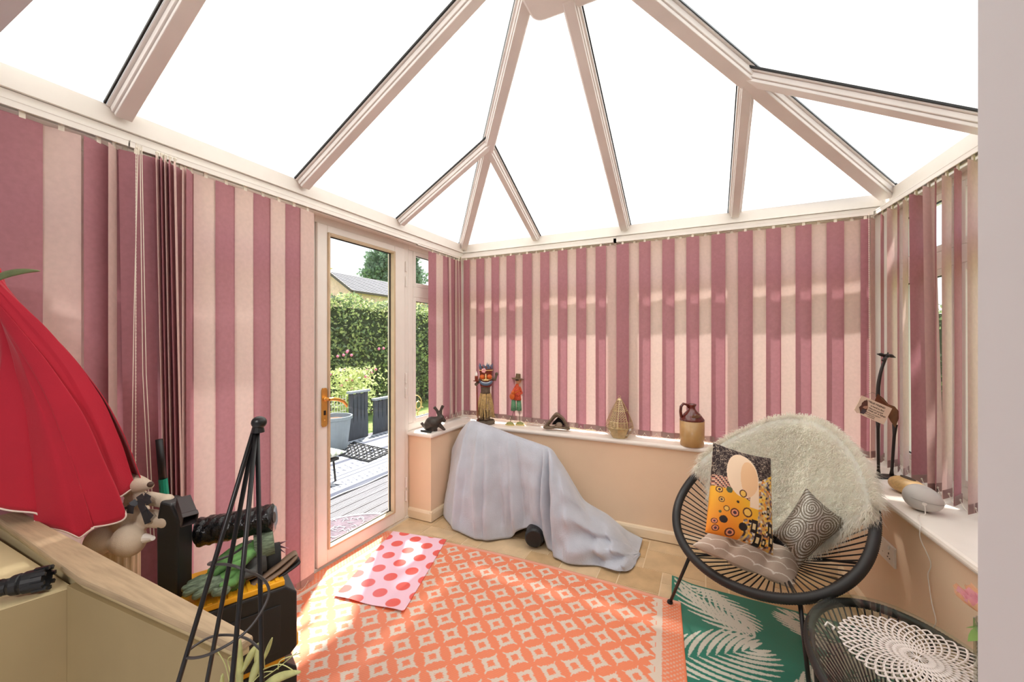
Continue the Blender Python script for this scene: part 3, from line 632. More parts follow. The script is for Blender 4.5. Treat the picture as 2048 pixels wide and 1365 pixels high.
def pillow(name, Q, th, colf, mat, label, cat, nu=90, nv=90, back=None, parent=None, crease=None, pinch=.06):
    t = thing(name, tuple(float(x) for x in (sum(np.array(q) for q in Q)/4)), label, cat) if parent is None else parent
    b = pillow_pos(Q, th, pinch, crease)
    colour_grid('cover_front', nu, nv, lambda U, V: b(U, V, 1), colf, mat, t)
    colour_grid('cover_back', 40, 40, lambda U, V: b(U, V, -1), back or colf, mat, t)
    return t
pillow('leaf_cushion', [(-3.85, 2.42, .175), (-3.34, 2.42, .175), (-3.34, 2.98, .175), (-3.85, 2.98, .175)], .06, leafprint, MC('leaf_print', .8), 'pale leaf patterned cushion on the metal stool outside', 'cushion', 50, 50)
t = thing('wire_ornament', (-3.3, 4.1, -.12), 'gilt scrolled metal ornament outside the narrow corner window', 'ornament'); mb = MB()
for (cx, cz, r, a0, a1) in ((4.03, .52, .11, 0, 2*PI), (4.08, .50, .05, 0, 2*PI), (3.93, .42, .06, 0, 5), (4.13, .40, .07, 1, 6), (3.95, .30, .05, 0, 5)): mb.tube([(-3.3, cx+r*math.cos(a0+(a1-a0)*k/20), cz+r*math.sin(a0+(a1-a0)*k/20)) for k in range(21)], .008, 5)
for yy in (3.9, 4.12): mb.tube([(-3.3, yy, .35), (-3.3, yy, -.12)], .008, 5)
mb.build('scrolls', M('gilt', S(214, 186, 120), .4, metal=.6), t)
t = thing('garden_parasol', (-7.8, 6.0, GZ), 'cream parasol edge showing at the top left of the door glass', 'parasol')
MB().lathe([(.9, 0), (.86, .03), (.3, .28), (.02, .38)], (-7.75, 5.35, 2.86), 8).build('canopy', M('cream_canvas', S(232, 222, 196), .8, trans=.3), t); MB().tube([(-7.75, 5.35, GZ), (-7.75, 5.35, 3.2)], .02, 8).build('pole', wood, t)
t = thing('garden_pool', (2.95, 5.6, GZ), 'round teal pool under a white cover seen between the right hand slats', 'pool')
MB().lathe([(1.35, 0), (1.35, .42)], (2.95, 5.6, GZ), 40).build('pool_wall', M('teal_vinyl', S(40, 170, 160), .5), t)
MB().lathe([(1.40, 0), (1.41, .03), (1.2, .08), (.01, .1)], (2.95, 5.6, GZ+.42), 40).build('pool_cover', M('cover_white', S(216, 224, 232), .6, var=.1, scale=3, bump=.2, bscale=8), t)
t = thing('palm', (3.3, 2.7, GZ), 'fan palm with arching fronds outside the right hand window', 'palm')
MB().tube([(3.3, 2.7, GZ), (3.35, 2.7, .8), (3.3, 2.7, 1.7)], [.1, .08, .06], 10).build('trunk', MATS['bark'], t)
for k in range(12):
    a = k*2*PI/12+.2; mb = MB(); L = 1.15; e = random.uniform(.2, .9); P = []
    for j in range(9):
        s_ = j/8; P.append(Vector((3.3+math.cos(a)*L*s_, 2.7+math.sin(a)*L*s_, 1.7+e*s_-1.1*s_*s_)))
    mb.tube(P, .006, 4)
    for j in range(1, 9):
        for q in (0, .5):
            c = P[j-1].lerp(P[j], q); side = Vector((-math.sin(a), math.cos(a), 0))
            for sg in (1, -1): mb.add([c, c+side*sg*.16+Vector((math.cos(a), math.sin(a), 0))*.18-UP*.06, c+Vector((math.cos(a), math.sin(a), 0))*.05], [(0, 1, 2)])
    mb.build('frond', gm[2 if k % 3 == 0 else 0], t)
gf = thing('garden_fence', (4.3, 5, GZ), 'brown board fence in front of the hedge on the right', 'fence')
for k in range(40):
    yy = 9.6-k*.2; MB().box((4.55+(.015 if k % 2 else 0), yy, .35), (.02, .185, 1.2)).build('board', M('fence_brown', S(104, 82, 64), .85, var=.25, scale=3), gf)

# ================================================================== RUGS AND MATS
ORG = S(243, 138, 96); CRM = S(226, 208, 190)
def jag(a, b, f): # small woven irregularity
    return np.sin(a*f*1.7+np.sin(b*f*2.3)*2)*.5+np.sin(b*f*3.1+a*f)*.5
def orange_col(U, V):
    x = -U*1.87; y = -V*1.24; n_ = len(U)            # metres from the far right corner
    c = np.tile(np.array(ORG), (n_, 1))
    d = -x                                          # distance from the right edge
    def field(px, py):
        a = px/0.153; b = py/0.14; m1 = (a-np.floor(a)-.5)*.153; n1 = (b-np.floor(b)-.5)*.14
        return m1, n1
    ms = np.zeros(n_, bool)
    for ox, oy in ((0, 0), (.0765, .07)):
        p, q = field(x+ox+.02, y+oy); s1 = (p+q)*.7071; s2 = (p-q)*.7071; rr = np.maximum(np.abs(s1), np.abs(s2))+.0022*jag(s1, s2, 420); inner = np.maximum(np.abs(s1), np.abs(s2)) < .0145+.0025*jag(s1, s2, 260)
        sq = (rr < .0325); notch = (np.abs(s1) > .029) & (np.abs(s2) < .004) | (np.abs(s2) > .029) & (np.abs(s1) < .004)
        ear = (np.abs(np.abs(s1)-np.abs(s2)) < .0035) & (np.abs(s1) < .040)
        ms |= ((sq & ~notch) | ear) & ~inner
    fieldm = (d > .115) & (d < 1.755) & (-y > .03) & (-y < 1.21)
    c = mixc(c, CRM, ms & fieldm)
    for lo, hi in ((.085, .11), (1.76, 1.785)): c = mixc(c, CRM, (d > lo+.003*jag(y, y, 180)) & (d < hi))
    bp = np.abs(((y/0.07) % 1)-.5)*.07; c = mixc(c, CRM, (d > .105) & (d < .135-bp*1.1) & (bp < .024))
    for lo, hi in ((.008, .08), (1.79, 1.865)):
        ck = (np.floor(d/.0115)+np.floor(-y/.011)) % 2 == 0; ck &= (d % .0115 > .003) & ((-y) % .011 > .0025)
        c = mixc(c, tuple(np.array(ORG)*.45+np.array(CRM)*.55), (d > lo) & (d < hi) & ck)
    for e in (-y,): c = mixc(c, S(238, 168, 142), e < .022)
    rib = .93+.07*np.sin(y*2*PI/.008); return c*rib[:, None]
def orange_pos(U, V):
    u = U; v = V*1.24; xr = -.11+.10*v; x = xr + u*(-1.87) - .10*v*u**.6 + .0*v
    top = 2.112+.045*U*0 + (2.20-2.112)*np.sin(PI*np.clip(1-U, 0, 1)*.78)**1.0*.95
    y = top - v + 0*U
    z = .0055+.0015*np.sin(x*9+y*4)*np.exp(-((U)*6))+.004*np.exp(-((U-.0)**2+(V)**2)*300)
    return x, y, z
og = colour_grid('orange_rug', 520, 360, orange_pos, orange_col, MC('plastic_weave', 0.42, bump=.25, bscale=500, spec=.6, stretch=(.3, 1, 1)), solid=0.003)
tag(og, 'large orange woven plastic rug with rows of cream squares', 'rug')
TEAL = S(22, 124, 104); TC = S(214, 212, 196)
def frond_mask(x, y, p0, ang, L, curve, lw, n_):
    """palm frond: leaflets leave a curved spine"""
    m = np.zeros(len(x), bool); ca, sa = math.cos(ang), math.sin(ang)
    for k in range(n_):
        t = (k+.5)/n_; sxx = p0[0]+ca*L*t-sa*curve*t*t; syy = p0[1]+sa*L*t+ca*curve*t*t; ta = ang+2*curve*t/L
        for sg in (1, -1):
            la = ta+sg*(1.05-.55*t); ll = L*(.50*math.sin(PI*min(1, t*.8+.15))+.05)
            dx = x-sxx; dy = y-syy; u = (dx*math.cos(la)+dy*math.sin(la))/ll; w_ = -dx*math.sin(la)+dy*math.cos(la)
            w_ = w_+sg*ll*.28*u*u
            m |= (u > 0.02) & (u < 1) & (np.abs(w_) < lw*np.sin(PI*np.clip(u, 0, 1))**.5+.0006*np.sin(u*60))
        q = (x-sxx)**2+(y-syy)**2; m |= q < .003**2
    return m
def teal_col(U, V):
    x = U*.86; y = V*1.24; c = np.tile(np.array(TEAL), (len(U), 1)); m = np.zeros(len(U), bool)
    for p0, an, L, cu in (((.02, 1.22), -.45, .36, -.06), ((.36, .93), 2.55, .42, -.12), ((-.06, .62), .45, .46, .05), ((.42, .62), .62, .4, .1), ((.30, .32), 1.0, .36, -.1), ((.05, .3), 1.9, .36, .08), ((.85, .9), 2.2, .42, .1), ((.62, 1.0), .2, .3, -.06), ((.8, .35), 2.6, .4, -.1), ((.1, .02), .6, .35, .08), ((.5, .05), 1.2, .4, .08)):
        m |= frond_mask(x, y, p0, an, L, cu, .0098, 11)
    e = (x < .012) | (x > .848) | (y > 1.228); m &= ~e
    c = mixc(c, TC, m); return c*(.94+.06*np.sin(y*2*PI/.009))[:, None]
def teal_pos(U, V):
    y = 1.13+V*1.24; x = -.165+U*.86+(2.37-y)*.06; sc = np.clip(1-U*.04, 0, 1)
    y = y-U*.03; x = np.minimum(x, .69+(2.37-y)*.05+U*.0)
    curl = .02*np.exp(-((U)**2*160+(V-1)**2*60)); return x, y, .0035+curl
tr_ = colour_grid('teal_rug', 300, 420, teal_pos, teal_col, MC('plastic_weave_teal', 0.36, bump=.2, bscale=500, spec=.6), solid=0.0025)
tag(tr_, 'teal woven plastic rug with pale palm leaves under the round chair', 'rug')
MA, MBv = np.array([.399, .063]), np.array([.226, -.676])
def polka(U, V):
    P = np.array([-1.932, 2.117])[None]+U[:, None]*MA[None]+V[:, None]*MBv[None]
    p = np.array([.12, -.036]); q = np.array([.05, -.131]); o = np.array([-1.789, 1.998]); A_ = np.stack([p, q], 1); L_1 = np.linalg.solve(A_, (P-o).T)
    best = np.full(len(U), 9.0)
    for i in (0, 1):
        for j in (0, 1):
            b = np.floor(L_1)+np.array([[i], [j]]); d = (A_ @ b).T+o-P; best = np.minimum(best, np.hypot(d[:, 0], d[:, 1]))
    t = np.clip((.0385-best)/.003, 0, 1)[:, None]
    return np.array(S(250, 206, 222))[None]*(1-t)+np.array(S(240, 96, 88))[None]*t
def polka_pos(U, V):
    P = np.array([-1.932, 2.117])[None]+U[:, None]*MA[None]+V[:, None]*MBv[None]; e = .006*np.exp(-((1-V)*14)) * (1+.6*np.sin(U*9))
    return P[:, 0], P[:, 1], .0125+e
pm = colour_grid('polka_mat', 150, 250, polka_pos, polka, MC('printed_vinyl', 0.3, spec=.6), solid=0.0018); tag(pm, 'pink wipe-clean mat with coral polka dots lying on the orange rug', 'mat')

# ================================================================== ROUND CORD CHAIR
cc = Vector((.269, 2.144, .613)); hh, tt, ca_, cb_, ce_ = -.564, .65, .364, .453, -.244
CU = Vector((math.cos(hh), math.sin(hh), 0)); CV = Vector((-math.sin(hh)*math.cos(tt), math.cos(hh)*math.cos(tt), math.sin(tt))); CN = CU.cross(CV)
def rimp(th): return cc+CU*(ca_*(1+ce_*math.sin(th))*math.cos(th))+CV*(cb_*math.sin(th))
hubc = cc-CN*.235-CV*.13
def hub(th): return hubc+CU*.05*math.cos(th)+CV*.05*math.sin(th)
def cone(r, th): return hub(th).lerp(rimp(th), r)
ch = thing('cord_chair', (cc.x, cc.y, 0), 'round black cord chair on thin splayed legs in the right corner', 'chair')
NR = 620; MB().tube([rimp(2*PI*k/NR) for k in range(NR)], [.0185+(.0018 if k % 2 else 0) for k in range(NR)], 9, closed=True).build('seat_rim', cordm, ch, smooth=True)
MB().tube([hub(2*PI*k/24) for k in range(24)], .006, 6, closed=True).build('hub_ring', black, ch)
for k in range(92):
    th = 2*PI*(k+.5)/92; MB().tube([hub(th), cone(.5, th)-CN*.006, rimp(th)], .0029, 5).build('cord', cordm, ch)
f1, f2, f3 = Vector((-.158, 2.138, .014)), Vector((.335, 1.70, .018)), Vector((.469, 2.454, .014))
for f_, th in ((f1, 4.27), (f2, 5.28), (f3, 6.0)):
    top = rimp(th)-CN*.018; mb = MB(); mb.tube([top, f_], .0075, 8); l_ = mb.build('leg', black, ch, smooth=True); MB().ball(f_+UP*.002, (.014, .014, .013)).build('rubber_foot', blackp, l_, smooth=True)
MB().tube([rimp(4.27).lerp(f1, .06), hubc-CN*.012, rimp(5.28).lerp(f2, .06)], .005, 6).build('brace', black, ch); MB().tube([hubc-CN*.012, rimp(6.0).lerp(f3, .1)], .005, 6).build('brace', black, ch)

fr = thing('sheepskin', tuple(cc+UP*.2), 'shaggy cream sheepskin draped over the round cord chair', 'sheepskin')
def furp(u, v):
    """u across the angle, v from the seat centre out over the rim"""
    th = math.radians(2+180*u) if v > .5 else math.radians(-14+208*u+(v-.5)*2*(-28*u+16)*1.0*0)
    lo = math.radians(-12+(16)*min(1, v*1.4)); hi = math.radians(206-(28)*min(1, v*1.3)**2); th = lo+(hi-lo)*u
    r = .06+.96*v; edge = min(1, min(u, 1-u)*9)**.5
    lift = (.020+.012*noise.noise(Vector((th*2.2, v*5, 3))))*edge+.030*max(0, (v-.35)/.65)**2.2
    p = cone(min(r, 1.0), th)+CN*(.012+lift)
    if r > 1: q = (r-1)/.03*.5; out = (rimp(th)-cc).normalized(); p = rimp(th)+CN*(.03*(1-q))+out*(.03*q)-CN*.03*q
    return p
furm = M('cream_wool', S(255, 249, 238), .95, var=.06, scale=40, sheen=.3, trans=.5)
MB().grid(60, 30, furp).build('hide', furm, fr, smooth=True, solid=.012)
mb = MB(); R_ = random.Random(4)
for k in range(42000):
    u, v = R_.random(), (R_.random()**.75 if k % 8 else .93+.07*R_.random())
    p = furp(u, v); edge = u < .03 or u > .97 or v > .93
    out = (p-cc).normalized(); ed = (furp(min(1, u+.02), v)-furp(max(0, u-.02), v)).normalized()*(1 if u > .5 else -1)
    n_ = CN*.45+Vector((R_.gauss(0, .5), R_.gauss(0, .5), R_.gauss(0, .5)-.35))
    if edge: n_ = n_*.6+(ed*.9 if (u < .03 or u > .97) else out*.9)
    n_.normalize(); L = R_.uniform(.03, .055)*(1.25 if edge else 1); s_ = n_.cross(Vector((R_.random(), R_.random(), .3))).normalized()*.0011
    m1 = p+n_*L*.5; tip = p+n_*L*.8+Vector((0, 0, -.3))*L+Vector((R_.gauss(0, .15), R_.gauss(0, .15), 0))*L
    mb.add([p-s_, p+s_, m1+s_, m1-s_, tip], [(0, 1, 2, 3), (3, 2, 4)])
o = mb.build('wool', furm, fr); o['kind'] = 'stuff'

def P4(c, z): return [atd(u, v, d) for (u, v), d in zip(c, z)]
def gold(U, V):
    """abstract stand-in print: gold and orange field, pale rounded shape, dark speckled band"""
    rs = np.random.RandomState(3); n_ = len(U); v = 1-V
    c = np.array(S(242, 186, 52))[None]*(1-U*0)[:, None]; o = np.array(S(238, 138, 40))[None]; t = np.clip((v-.45)*1.8+.25*np.sin(U*7), 0, 1)[:, None]; c = c*(1-t)+o*t
    N1 = np.sin(U*43+np.sin(v*31)*2)*np.sin(v*57+np.sin(U*29)*2)
    dark = ((v < .28+.12*np.sin(U*3.4+.5)) | ((U < .2) & (v < .45))); pale = ((U-.42)/.25)**2+((v-.3)/.24)**2 < 1; pale2 = (np.abs(U-.6-.0*v) < .07) & (v > .3) & (v < .62)
    right = (U > .62+.05*np.sin(v*12)) & (v > .25)
    cell = np.floor(U*30+.4*np.sin(v*40))*57.3+np.floor(v*44+.4*np.sin(U*37))*131.7; mos = np.floor((np.sin(cell)*43758.5 % 1)*11)
    pal = [S(206, 160, 96), S(150, 140, 140), S(236, 196, 90), S(60, 44, 40), S(226, 214, 196), S(232, 150, 60), S(180, 120, 80), S(238, 206, 120), S(120, 96, 100), S(242, 190, 70), S(214, 176, 120)]
    mc = np.array(pal)[mos.astype(int)]; sel = right | ((v > .75) & (U > .45)); c = np.where(sel[:, None], mc, c)
    c = mixc(c, S(44, 28, 28), dark); c = mixc(c, S(222, 200, 176), dark & (np.sin(U*211+np.sin(v*97)*3)*np.sin(v*173+np.sin(U*61)*4) > .72))
    band = (np.abs(v-.43-.25*np.maximum(U-.25, 0)) < .06) & (U < .62); c = np.where((band & ~pale)[:, None], np.array([S(196, 130, 110), S(70, 48, 48), S(220, 180, 150)])[((np.floor(U*44)+np.floor(v*60)*2) % 3).astype(int)], c)
    c = mixc(c, S(246, 218, 186), pale | pale2); c = mixc(c, S(240, 196, 150), pale & (((U-.52)/.14)**2+((v-.33)/.2)**2 < 1))
    for cx, cy_, r, k in ((.08, .52, .035, 0), (.22, .5, .04, 1), (.12, .62, .03, 0), (.42, .5, .04, 2), (.2, .7, .03, 2), (.32, .72, .045, 3), (.5, .68, .05, 2), (.18, .82, .05, 4), (.46, .84, .055, 4), (.07, .86, .03, 3), (.1, .93, .035, 3), (.3, .94, .05, 3), (.55, .76, .02, 4), (.35, .6, .018, 4), (.12, .75, .018, 1)):
        q = np.hypot((U-cx)*.7, v-cy_)
        if k in (1, 4): c = mixc(c, S(40, 30, 30) if k == 4 else S(84, 92, 60), q < r*.8)
        else:
            c = mixc(c, S(92, 48, 36), q < r); c = mixc(c, S(240, 190, 90) if k != 3 else S(236, 150, 110), q < r*.72)
            if k in (0, 3): c = mixc(c, S(80, 50, 60), q < r*.4)
    for cx, cy_, s_ in ((.9, .78, .05), (.93, .88, .045), (.7, .93, .055), (.62, .8, .05), (.85, .6, .03), (.8, .93, .03)):
        a = np.maximum(np.abs(U-cx), np.abs(v-cy_)*.75); c = mixc(c, S(34, 24, 22), a < s_); c = mixc(c, S(226, 200, 150), a < s_*.45)
    return c
pillow('gold_cushion', P4([(1410, 1066), (1546, 1112), (1541, 918), (1426, 886)], [1.60, 1.60, 1.74, 1.74]), .05, gold, MC('gold_print', .6), 'orange and gold cushion with circles, dark speckles and a pale rounded patch', 'cushion', 170, 230, pinch=.03)
def sequin(U, V):
    c = np.tile(np.array(S(120, 108, 92)), (len(U), 1)); cs = [(.3, .72, .3), (.74, .66, .26), (.3, .25, .3), (.74, .27, .27), (.52, .95, .2), (.02, .5, .2), (.98, .98, .2)]
    ds = np.stack([np.hypot(U-a, V-b)/r for a, b, r in cs]); k = ds.argmin(0); d = ds.min(0)*np.array([q[2] for q in cs])[k]
    an = np.arctan2(V-np.array([q[1] for q in cs])[k], U-np.array([q[0] for q in cs])[k])
    ring_ = np.sin((d*1.0+an/(2*PI)*.05)*2*PI/.05) > -.1; bead = np.sin(an*np.maximum(6, d*260)+d*90) > -.55
    rs = np.random.RandomState(1).rand(len(U)); br = (.55+.9*np.abs(np.sin(an*3+d*50))*rs)
    c = np.where((ring_ & bead)[:, None], np.array(S(206, 202, 192))[None]*br[:, None], c*.75); return np.clip(c, 0, 1)
sq = MC('sequins', .28, metal=.55, bump=.5, bscale=220)
pillow('sequin_cushion', P4([(1545, 1070), (1598, 1136), (1700, 1048), (1612, 976)], [1.66, 1.58, 1.62, 1.72]), .055, sequin, sq, 'square silver sequinned cushion with swirling rings', 'cushion', 170, 170)
def scal(U, V):
    c = np.tile(np.array(S(196, 176, 158)), (len(U), 1)); x = U*5.2; row = np.floor(V*5); x = x+.5*(row % 2); fx = (x % 1)-.5; fy = (V*5) % 1
    d = np.abs(np.hypot(fx, fy)-.58); d2 = np.abs(np.hypot(fx, fy*1.0)-.58); return mixc(c, S(240, 232, 220), (d < .045))
def tuft(U, V):
    t = 0
    for a, b in ((.33, .45), (.67, .45), (.5, .8), (.15, .95), (.85, .95)): t = t-.03*np.exp(-((U-a)**2+(V-b)**2)*120)
    t = t-.012*np.exp(-((U-.33)*16)**2)-.012*np.exp(-((U-.67)*16)**2); return t
pq = P4([(1384, 1092), (1588, 1180), (1612, 1108), (1428, 1052)], [1.665, 1.60, 1.74, 1.80])
pillow('seat_pad', pq, .05, scal, MC('taupe_print', .85, bump=.2, bscale=300), 'buttoned taupe seat pad with white scalloped lines', 'seat pad', 140, 110, crease=tuft, pinch=.02)

# ================================================================== GLASS SIDE TABLE, DOILY, VASE
tb = thing('side_table', (.50, 1.42, 0), 'low oval glass-topped table wrapped in black cord', 'side table')
TA, TB, TH, TCx, TCy = .222, .355, .425, .505, 1.43
def ov(th, k=1.0, z=TH): return Vector((TCx+TA*k*math.cos(th), TCy+TB*k*math.sin(th), z))
MB().lathe([(.985, -.004), (1, -.002), (1, .003), (.985, .005)], (TCx, TCy, TH), 96, sx_=TA+.004, sy=TB+.004).build('glass_top', MG('table_glass', (.90, .95, .93)), tb)
MB().tube([ov(2*PI*k/360, 1, TH-.022) for k in range(360)], [.0135+(.0015 if k % 2 else 0) for k in range(360)], 8, closed=True).build('cord_rim', cordm, tb, smooth=True)
for k in range(64):
    th = 2*PI*(k+.5)/64; MB().tube([ov(th, .98, TH-.024), ov(th+.9, .22, .19)], .0026, 5).build('cord', cordm, tb)
MB().tube([ov(2*PI*k/24, .22, .19) for k in range(24)], .006, 6, closed=True).build('hub_ring', black, tb)
for a in (.9, 2.6, 4.3, 5.6):
    p = ov(a, 1.0, TH-.03); q = ov(a, .86, .008); MB().tube([p, q], .007, 8).build('leg', black, tb)
do = thing('doily', (.53, 1.47, TH+.006), 'white openwork lace doily on the glass table', 'doily')
mb = MB(); dc = Vector((.535, 1.50, TH+.0085)); DR = .172
for ring_i in range(10):
    r0 = .022+ring_i*(DR-.022)/10; r1 = r0+(DR-.022)/10; n_ = 40; off = .5*(ring_i % 2)
    P = []
    for k in range(n_*6):
        t = k/(n_*6)*2*PI; ph = abs(math.sin((t*n_/2)+off*PI)); r = r0+(r1-r0)*(.95*ph+.1); P.append(dc+Vector((r*math.cos(t), r*math.sin(t)*1.0, 0)))
    mb.tube(P, .0019, 4, closed=True)
    for k in range(n_):
        t = (k+off)/n_*2*PI; mb.tube([dc+Vector((r0*math.cos(t), r0*math.sin(t), 0)), dc+Vector((r1*math.cos(t+PI/n_), r1*math.sin(t+PI/n_), 0))], .0016, 4); mb.tube([dc+Vector((r0*math.cos(t), r0*math.sin(t), 0)), dc+Vector((r1*math.cos(t-PI/n_), r1*math.sin(t-PI/n_), 0))], .0016, 4)
for k in range(14): t = k/14*2*PI; mb.tube([dc, dc+Vector((.024*math.cos(t), .024*math.sin(t), 0))], .0015, 4)
mb.build('lace', M('white_cotton', S(236, 226, 220), .8), do)
vz = thing('ribbed_vase', (.642, 1.40, TH+.006), 'clear ribbed glass vase at the end of the glass table', 'vase')
vg = MG('vase_glass', (.86, .88, .84), rough=.05)
prof = [(.030, 0), (.033, .004), (.034, .19), (.031, .19), (.030, .01)]
vv = []; fs = []
NN = 48
for i, (r, z) in enumerate(prof):
    for k in range(NN): a = 2*PI*k/NN; q = r+(.0022 if (k % 4 < 2 and i < 3) else 0); vv.append((.642+q*math.cos(a), 1.40+q*math.sin(a), TH+.006+z))
for i in range(len(prof)-1):
    for k in range(NN): fs.append((i*NN+k, i*NN+(k+1) % NN, (i+1)*NN+(k+1) % NN, (i+1)*NN+k))
MB().add(vv, fs).build('glass_body', vg, vz, smooth=True)
fw = thing('peony', (.64, 1.40, TH+.02), 'large pink silk peony with green leaves in the glass vase', 'flower')
mb = MB(); mb.tube([(.642, 1.40, TH+.02), (.638, 1.402, TH+.2), (.632, 1.405, TH+.22)], .003, 6); mb.build('stem', M('stem_green', S(110, 140, 80), .6), fw)
pk = [M('petal_pink', S(255, 196, 206), .7, var=.12, trans=.3), M('petal_peach', S(252, 204, 164), .7, var=.1, trans=.3)]
fc = Vector((.640, 1.40, TH+.226)); R_ = random.Random(2)
for lay in range(6):
    nP = 5+lay; tilt = .25+lay*.24; L = .018+lay*.0052
    for k in range(nP):
        a = 2*PI*k/nP+lay*.5; d = Vector((math.cos(a)*math.sin(tilt), math.sin(a)*math.sin(tilt), math.cos(tilt))); s_ = Vector((-math.sin(a), math.cos(a), 0)); nn = d.cross(s_)
        def pf(u, v, d=d, s_=s_, nn=nn, L=L, k=k): w_ = math.sin(PI*min(1, v*.7+.2))*(.014+.002*lay); return fc+UP*L*1.1*v*v*(lay/5)+d*L*v*1.5+s_*(u-.5)*2*w_-nn*(.010*v*v)+nn*(.012*(1-(2*u-1)**2)*v)*-1+d*.003*math.sin(u*9+k)*v-UP*.01
        MB().grid(6, 6, pf).build('petal', pk[1] if (lay == 5 or (lay > 2 and k % 4 == 0)) else pk[0], fw, smooth=True)
for a, L in ((3.5, .06), (5.0, .055), (2.4, .05)):
    d = Vector((math.cos(a), math.sin(a), -.45)); s_ = Vector((-math.sin(a), math.cos(a), 0))
    MB().grid(5, 6, lambda u, v: fc-UP*.035+d*L*v+s_*(u-.5)*math.sin(PI*v)*.035-UP*.012*v*v).build('leaf', M('leaf_silk', S(120, 156, 70), .6), fw, smooth=True)
t = thing('small_tag', (.30, 1.53, TH+.006), 'small white plastic tag lying on the glass beside the doily', 'tag'); MB().tube([(.335, 1.54, TH+.010), (.345, 1.56, TH+.012), (.36, 1.545, TH+.01), (.352, 1.53, TH+.011)], .003, 6).build('tag_body', upvc, t)

# socket
t = thing('wall_socket', (XS(2.25)+.03, 2.25, .36), 'white double wall socket low on the right hand wall behind the chair', 'socket'); an = -math.atan(.0732)
R3 = rotm(0, 0, -an*-1); c = Vector((XS(2.28)+.027, 2.28, .405)); MB().box(c, (.010, .146, .086), rotm(0, 0, math.atan(.0732))).build('plate', upvc, t, bevel=.003)
for dy in (-.036, .036):
    mb = MB(); q = c+Vector((-.006, dy, -.008))
    for a, b, w_, h_ in ((0, .012, .004, .008), (-.011, -.006, .006, .003), (.011, -.006, .006, .003)): mb.box(q+Vector((0, a, b)), (.002, w_, h_))
    mb.build('socket_slot', black, t); MB().box(c+Vector((-.006, dy*.9, .028)), (.006, .010, .014)).build('switch', upvc, t)

# ================================================================== MACHINE UNDER A BLANKET
t = thing('exercise_machine', (-1.03, 2.5, 0), 'black machine whose round foot shows under the grey blanket', 'exercise machine')
MB().lathe([(.02, -.06), (.052, -.06), (.060, -.045), (.060, .045), (.052, .06), (.02, .06)], (-.99, 2.385, .07), 24, rotm(PI/2, 0, .3)).build('roller', blackp, t, smooth=False, bevel=.004)
MB().span((-1.4, 2.45, .05), (-.85, 2.6, .14)).build('base', blackp, t, bevel=.02); MB().tube([(-1.45, 2.6, .1), (-1.5, 2.62, .62), (-1.1, 2.6, .52)], .03, 10).build('frame', blackp, t)
cols_ = [(937, 850, 2.66, 884, 1010, 2.60), (939, 846, 2.64, 889, 1034, None), (942, 843, 2.62, 905, 1057, None), (948, 843, 2.60, 926, 1068, None), (960, 847, 2.59, 948, 1078, None), (976, 852, 2.58, 975, 1082, None), (994, 859, 2.58, 1000, 1079, None), (1014, 867, 2.58, 1022, 1076, None), (1036, 875, 2.58, 1042, 1060, 2.40), (1062, 884, 2.58, 1066, 1056, 2.40), (1082, 891, 2.58, 1086, 1066, 2.39), (1095, 896, 2.58, 1097, 1092, None), (1104, 903, 2.58, 1108, 1114, None), (1113, 917, 2.59, 1130, 1126, None), (1128, 940, 2.60, 1156, 1131, None), (1146, 972, 2.61, 1184, 1133, None), (1164, 1002, 2.62, 1210, 1136, None), (1188, 1019, 2.62, 1232, 1142, None), (1212, 1034, 2.62, 1246, 1144, None), (1236, 1058, 2.61, 1260, 1141, None), (1258, 1085, 2.60, 1270, 1126, None), (1278, 1104, 2.58, 1280, 1112, 2.54)]
RD = []; HM = []
for (a, b, yr, c_, d_, yh) in cols_:
    RD.append(ony(a, b, yr)); HM.append(ony(c_, d_, yh) if yh else onz(c_, d_, .012))
def cat(P, s_):
    n_ = len(P)-1; x = min(n_-1e-6, max(0, s_*n_)); i = int(x); f = x-i
    p0, p1, p2, p3 = P[max(0, i-1)], P[i], P[i+1], P[min(n_, i+2)]
    return .5*((2*p1)+(p2-p0)*f+(2*p0-5*p1+4*p2-p3)*f*f+(3*p1-p0-3*p2+p3)*f*f*f)
def blanket(u, v):
    """u along the ridge, v from the wall side over the ridge down to the front hem"""
    r_, h_ = cat(RD, u), cat(HM, u)
    if v < .22:
        q = 1-v/.22; low = (1-.75*min(1, u*1.3))
        p = r_+Vector((0, .16*q*min(1, (2.79-r_.y)/.16), -q*q*(r_.z-.02)*.75)); return p
    t_ = (v-.22)/.78; hf = t_**.75; zf = t_**1.35
    p = Vector((r_.x+(h_.x-r_.x)*hf, r_.y+(h_.y-r_.y)*(t_**.6), r_.z+(h_.z-r_.z)*zf))
    A_ = min(1, t_*1.6)*(min(1, (1-t_)*6+.35))
    amp = .026*A_
    f_ = math.sin(u*58+math.sin(t_*3)*1.1)+.6*math.sin(u*97+t_*2.2+1)+.5*math.sin(u*31+2)
    for c0, w_, h1, sl_ in ((.345, .012, .028, .02), (.50, .013, .055, .03), (.20, .010, .02, .0), (.12, .012, .02, -.02)):
        f_ += h1/.010*math.exp(-((u-c0-sl_*t_)/w_)**2)-h1/.012*math.exp(-((u-c0-sl_*t_-w_*1.9)/w_)**2)
    dg = 0
    if u > .58: dg = .030*math.sin((u*1.6+t_*1.1)*19)*min(1, (u-.58)*9)*A_+.03*noise.noise(Vector((u*16, t_*5, 3)))*A_
    n_ = Vector((-.25, -.9, .25)); p += n_*(amp*f_*.55+dg)+n_*.014*noise.noise(Vector((u*20, t_*6, 1)))*A_
    p.z = max(.006, p.z); p.x = max(p.x, -1.775); p.y = min(p.y, 2.775)
    return p
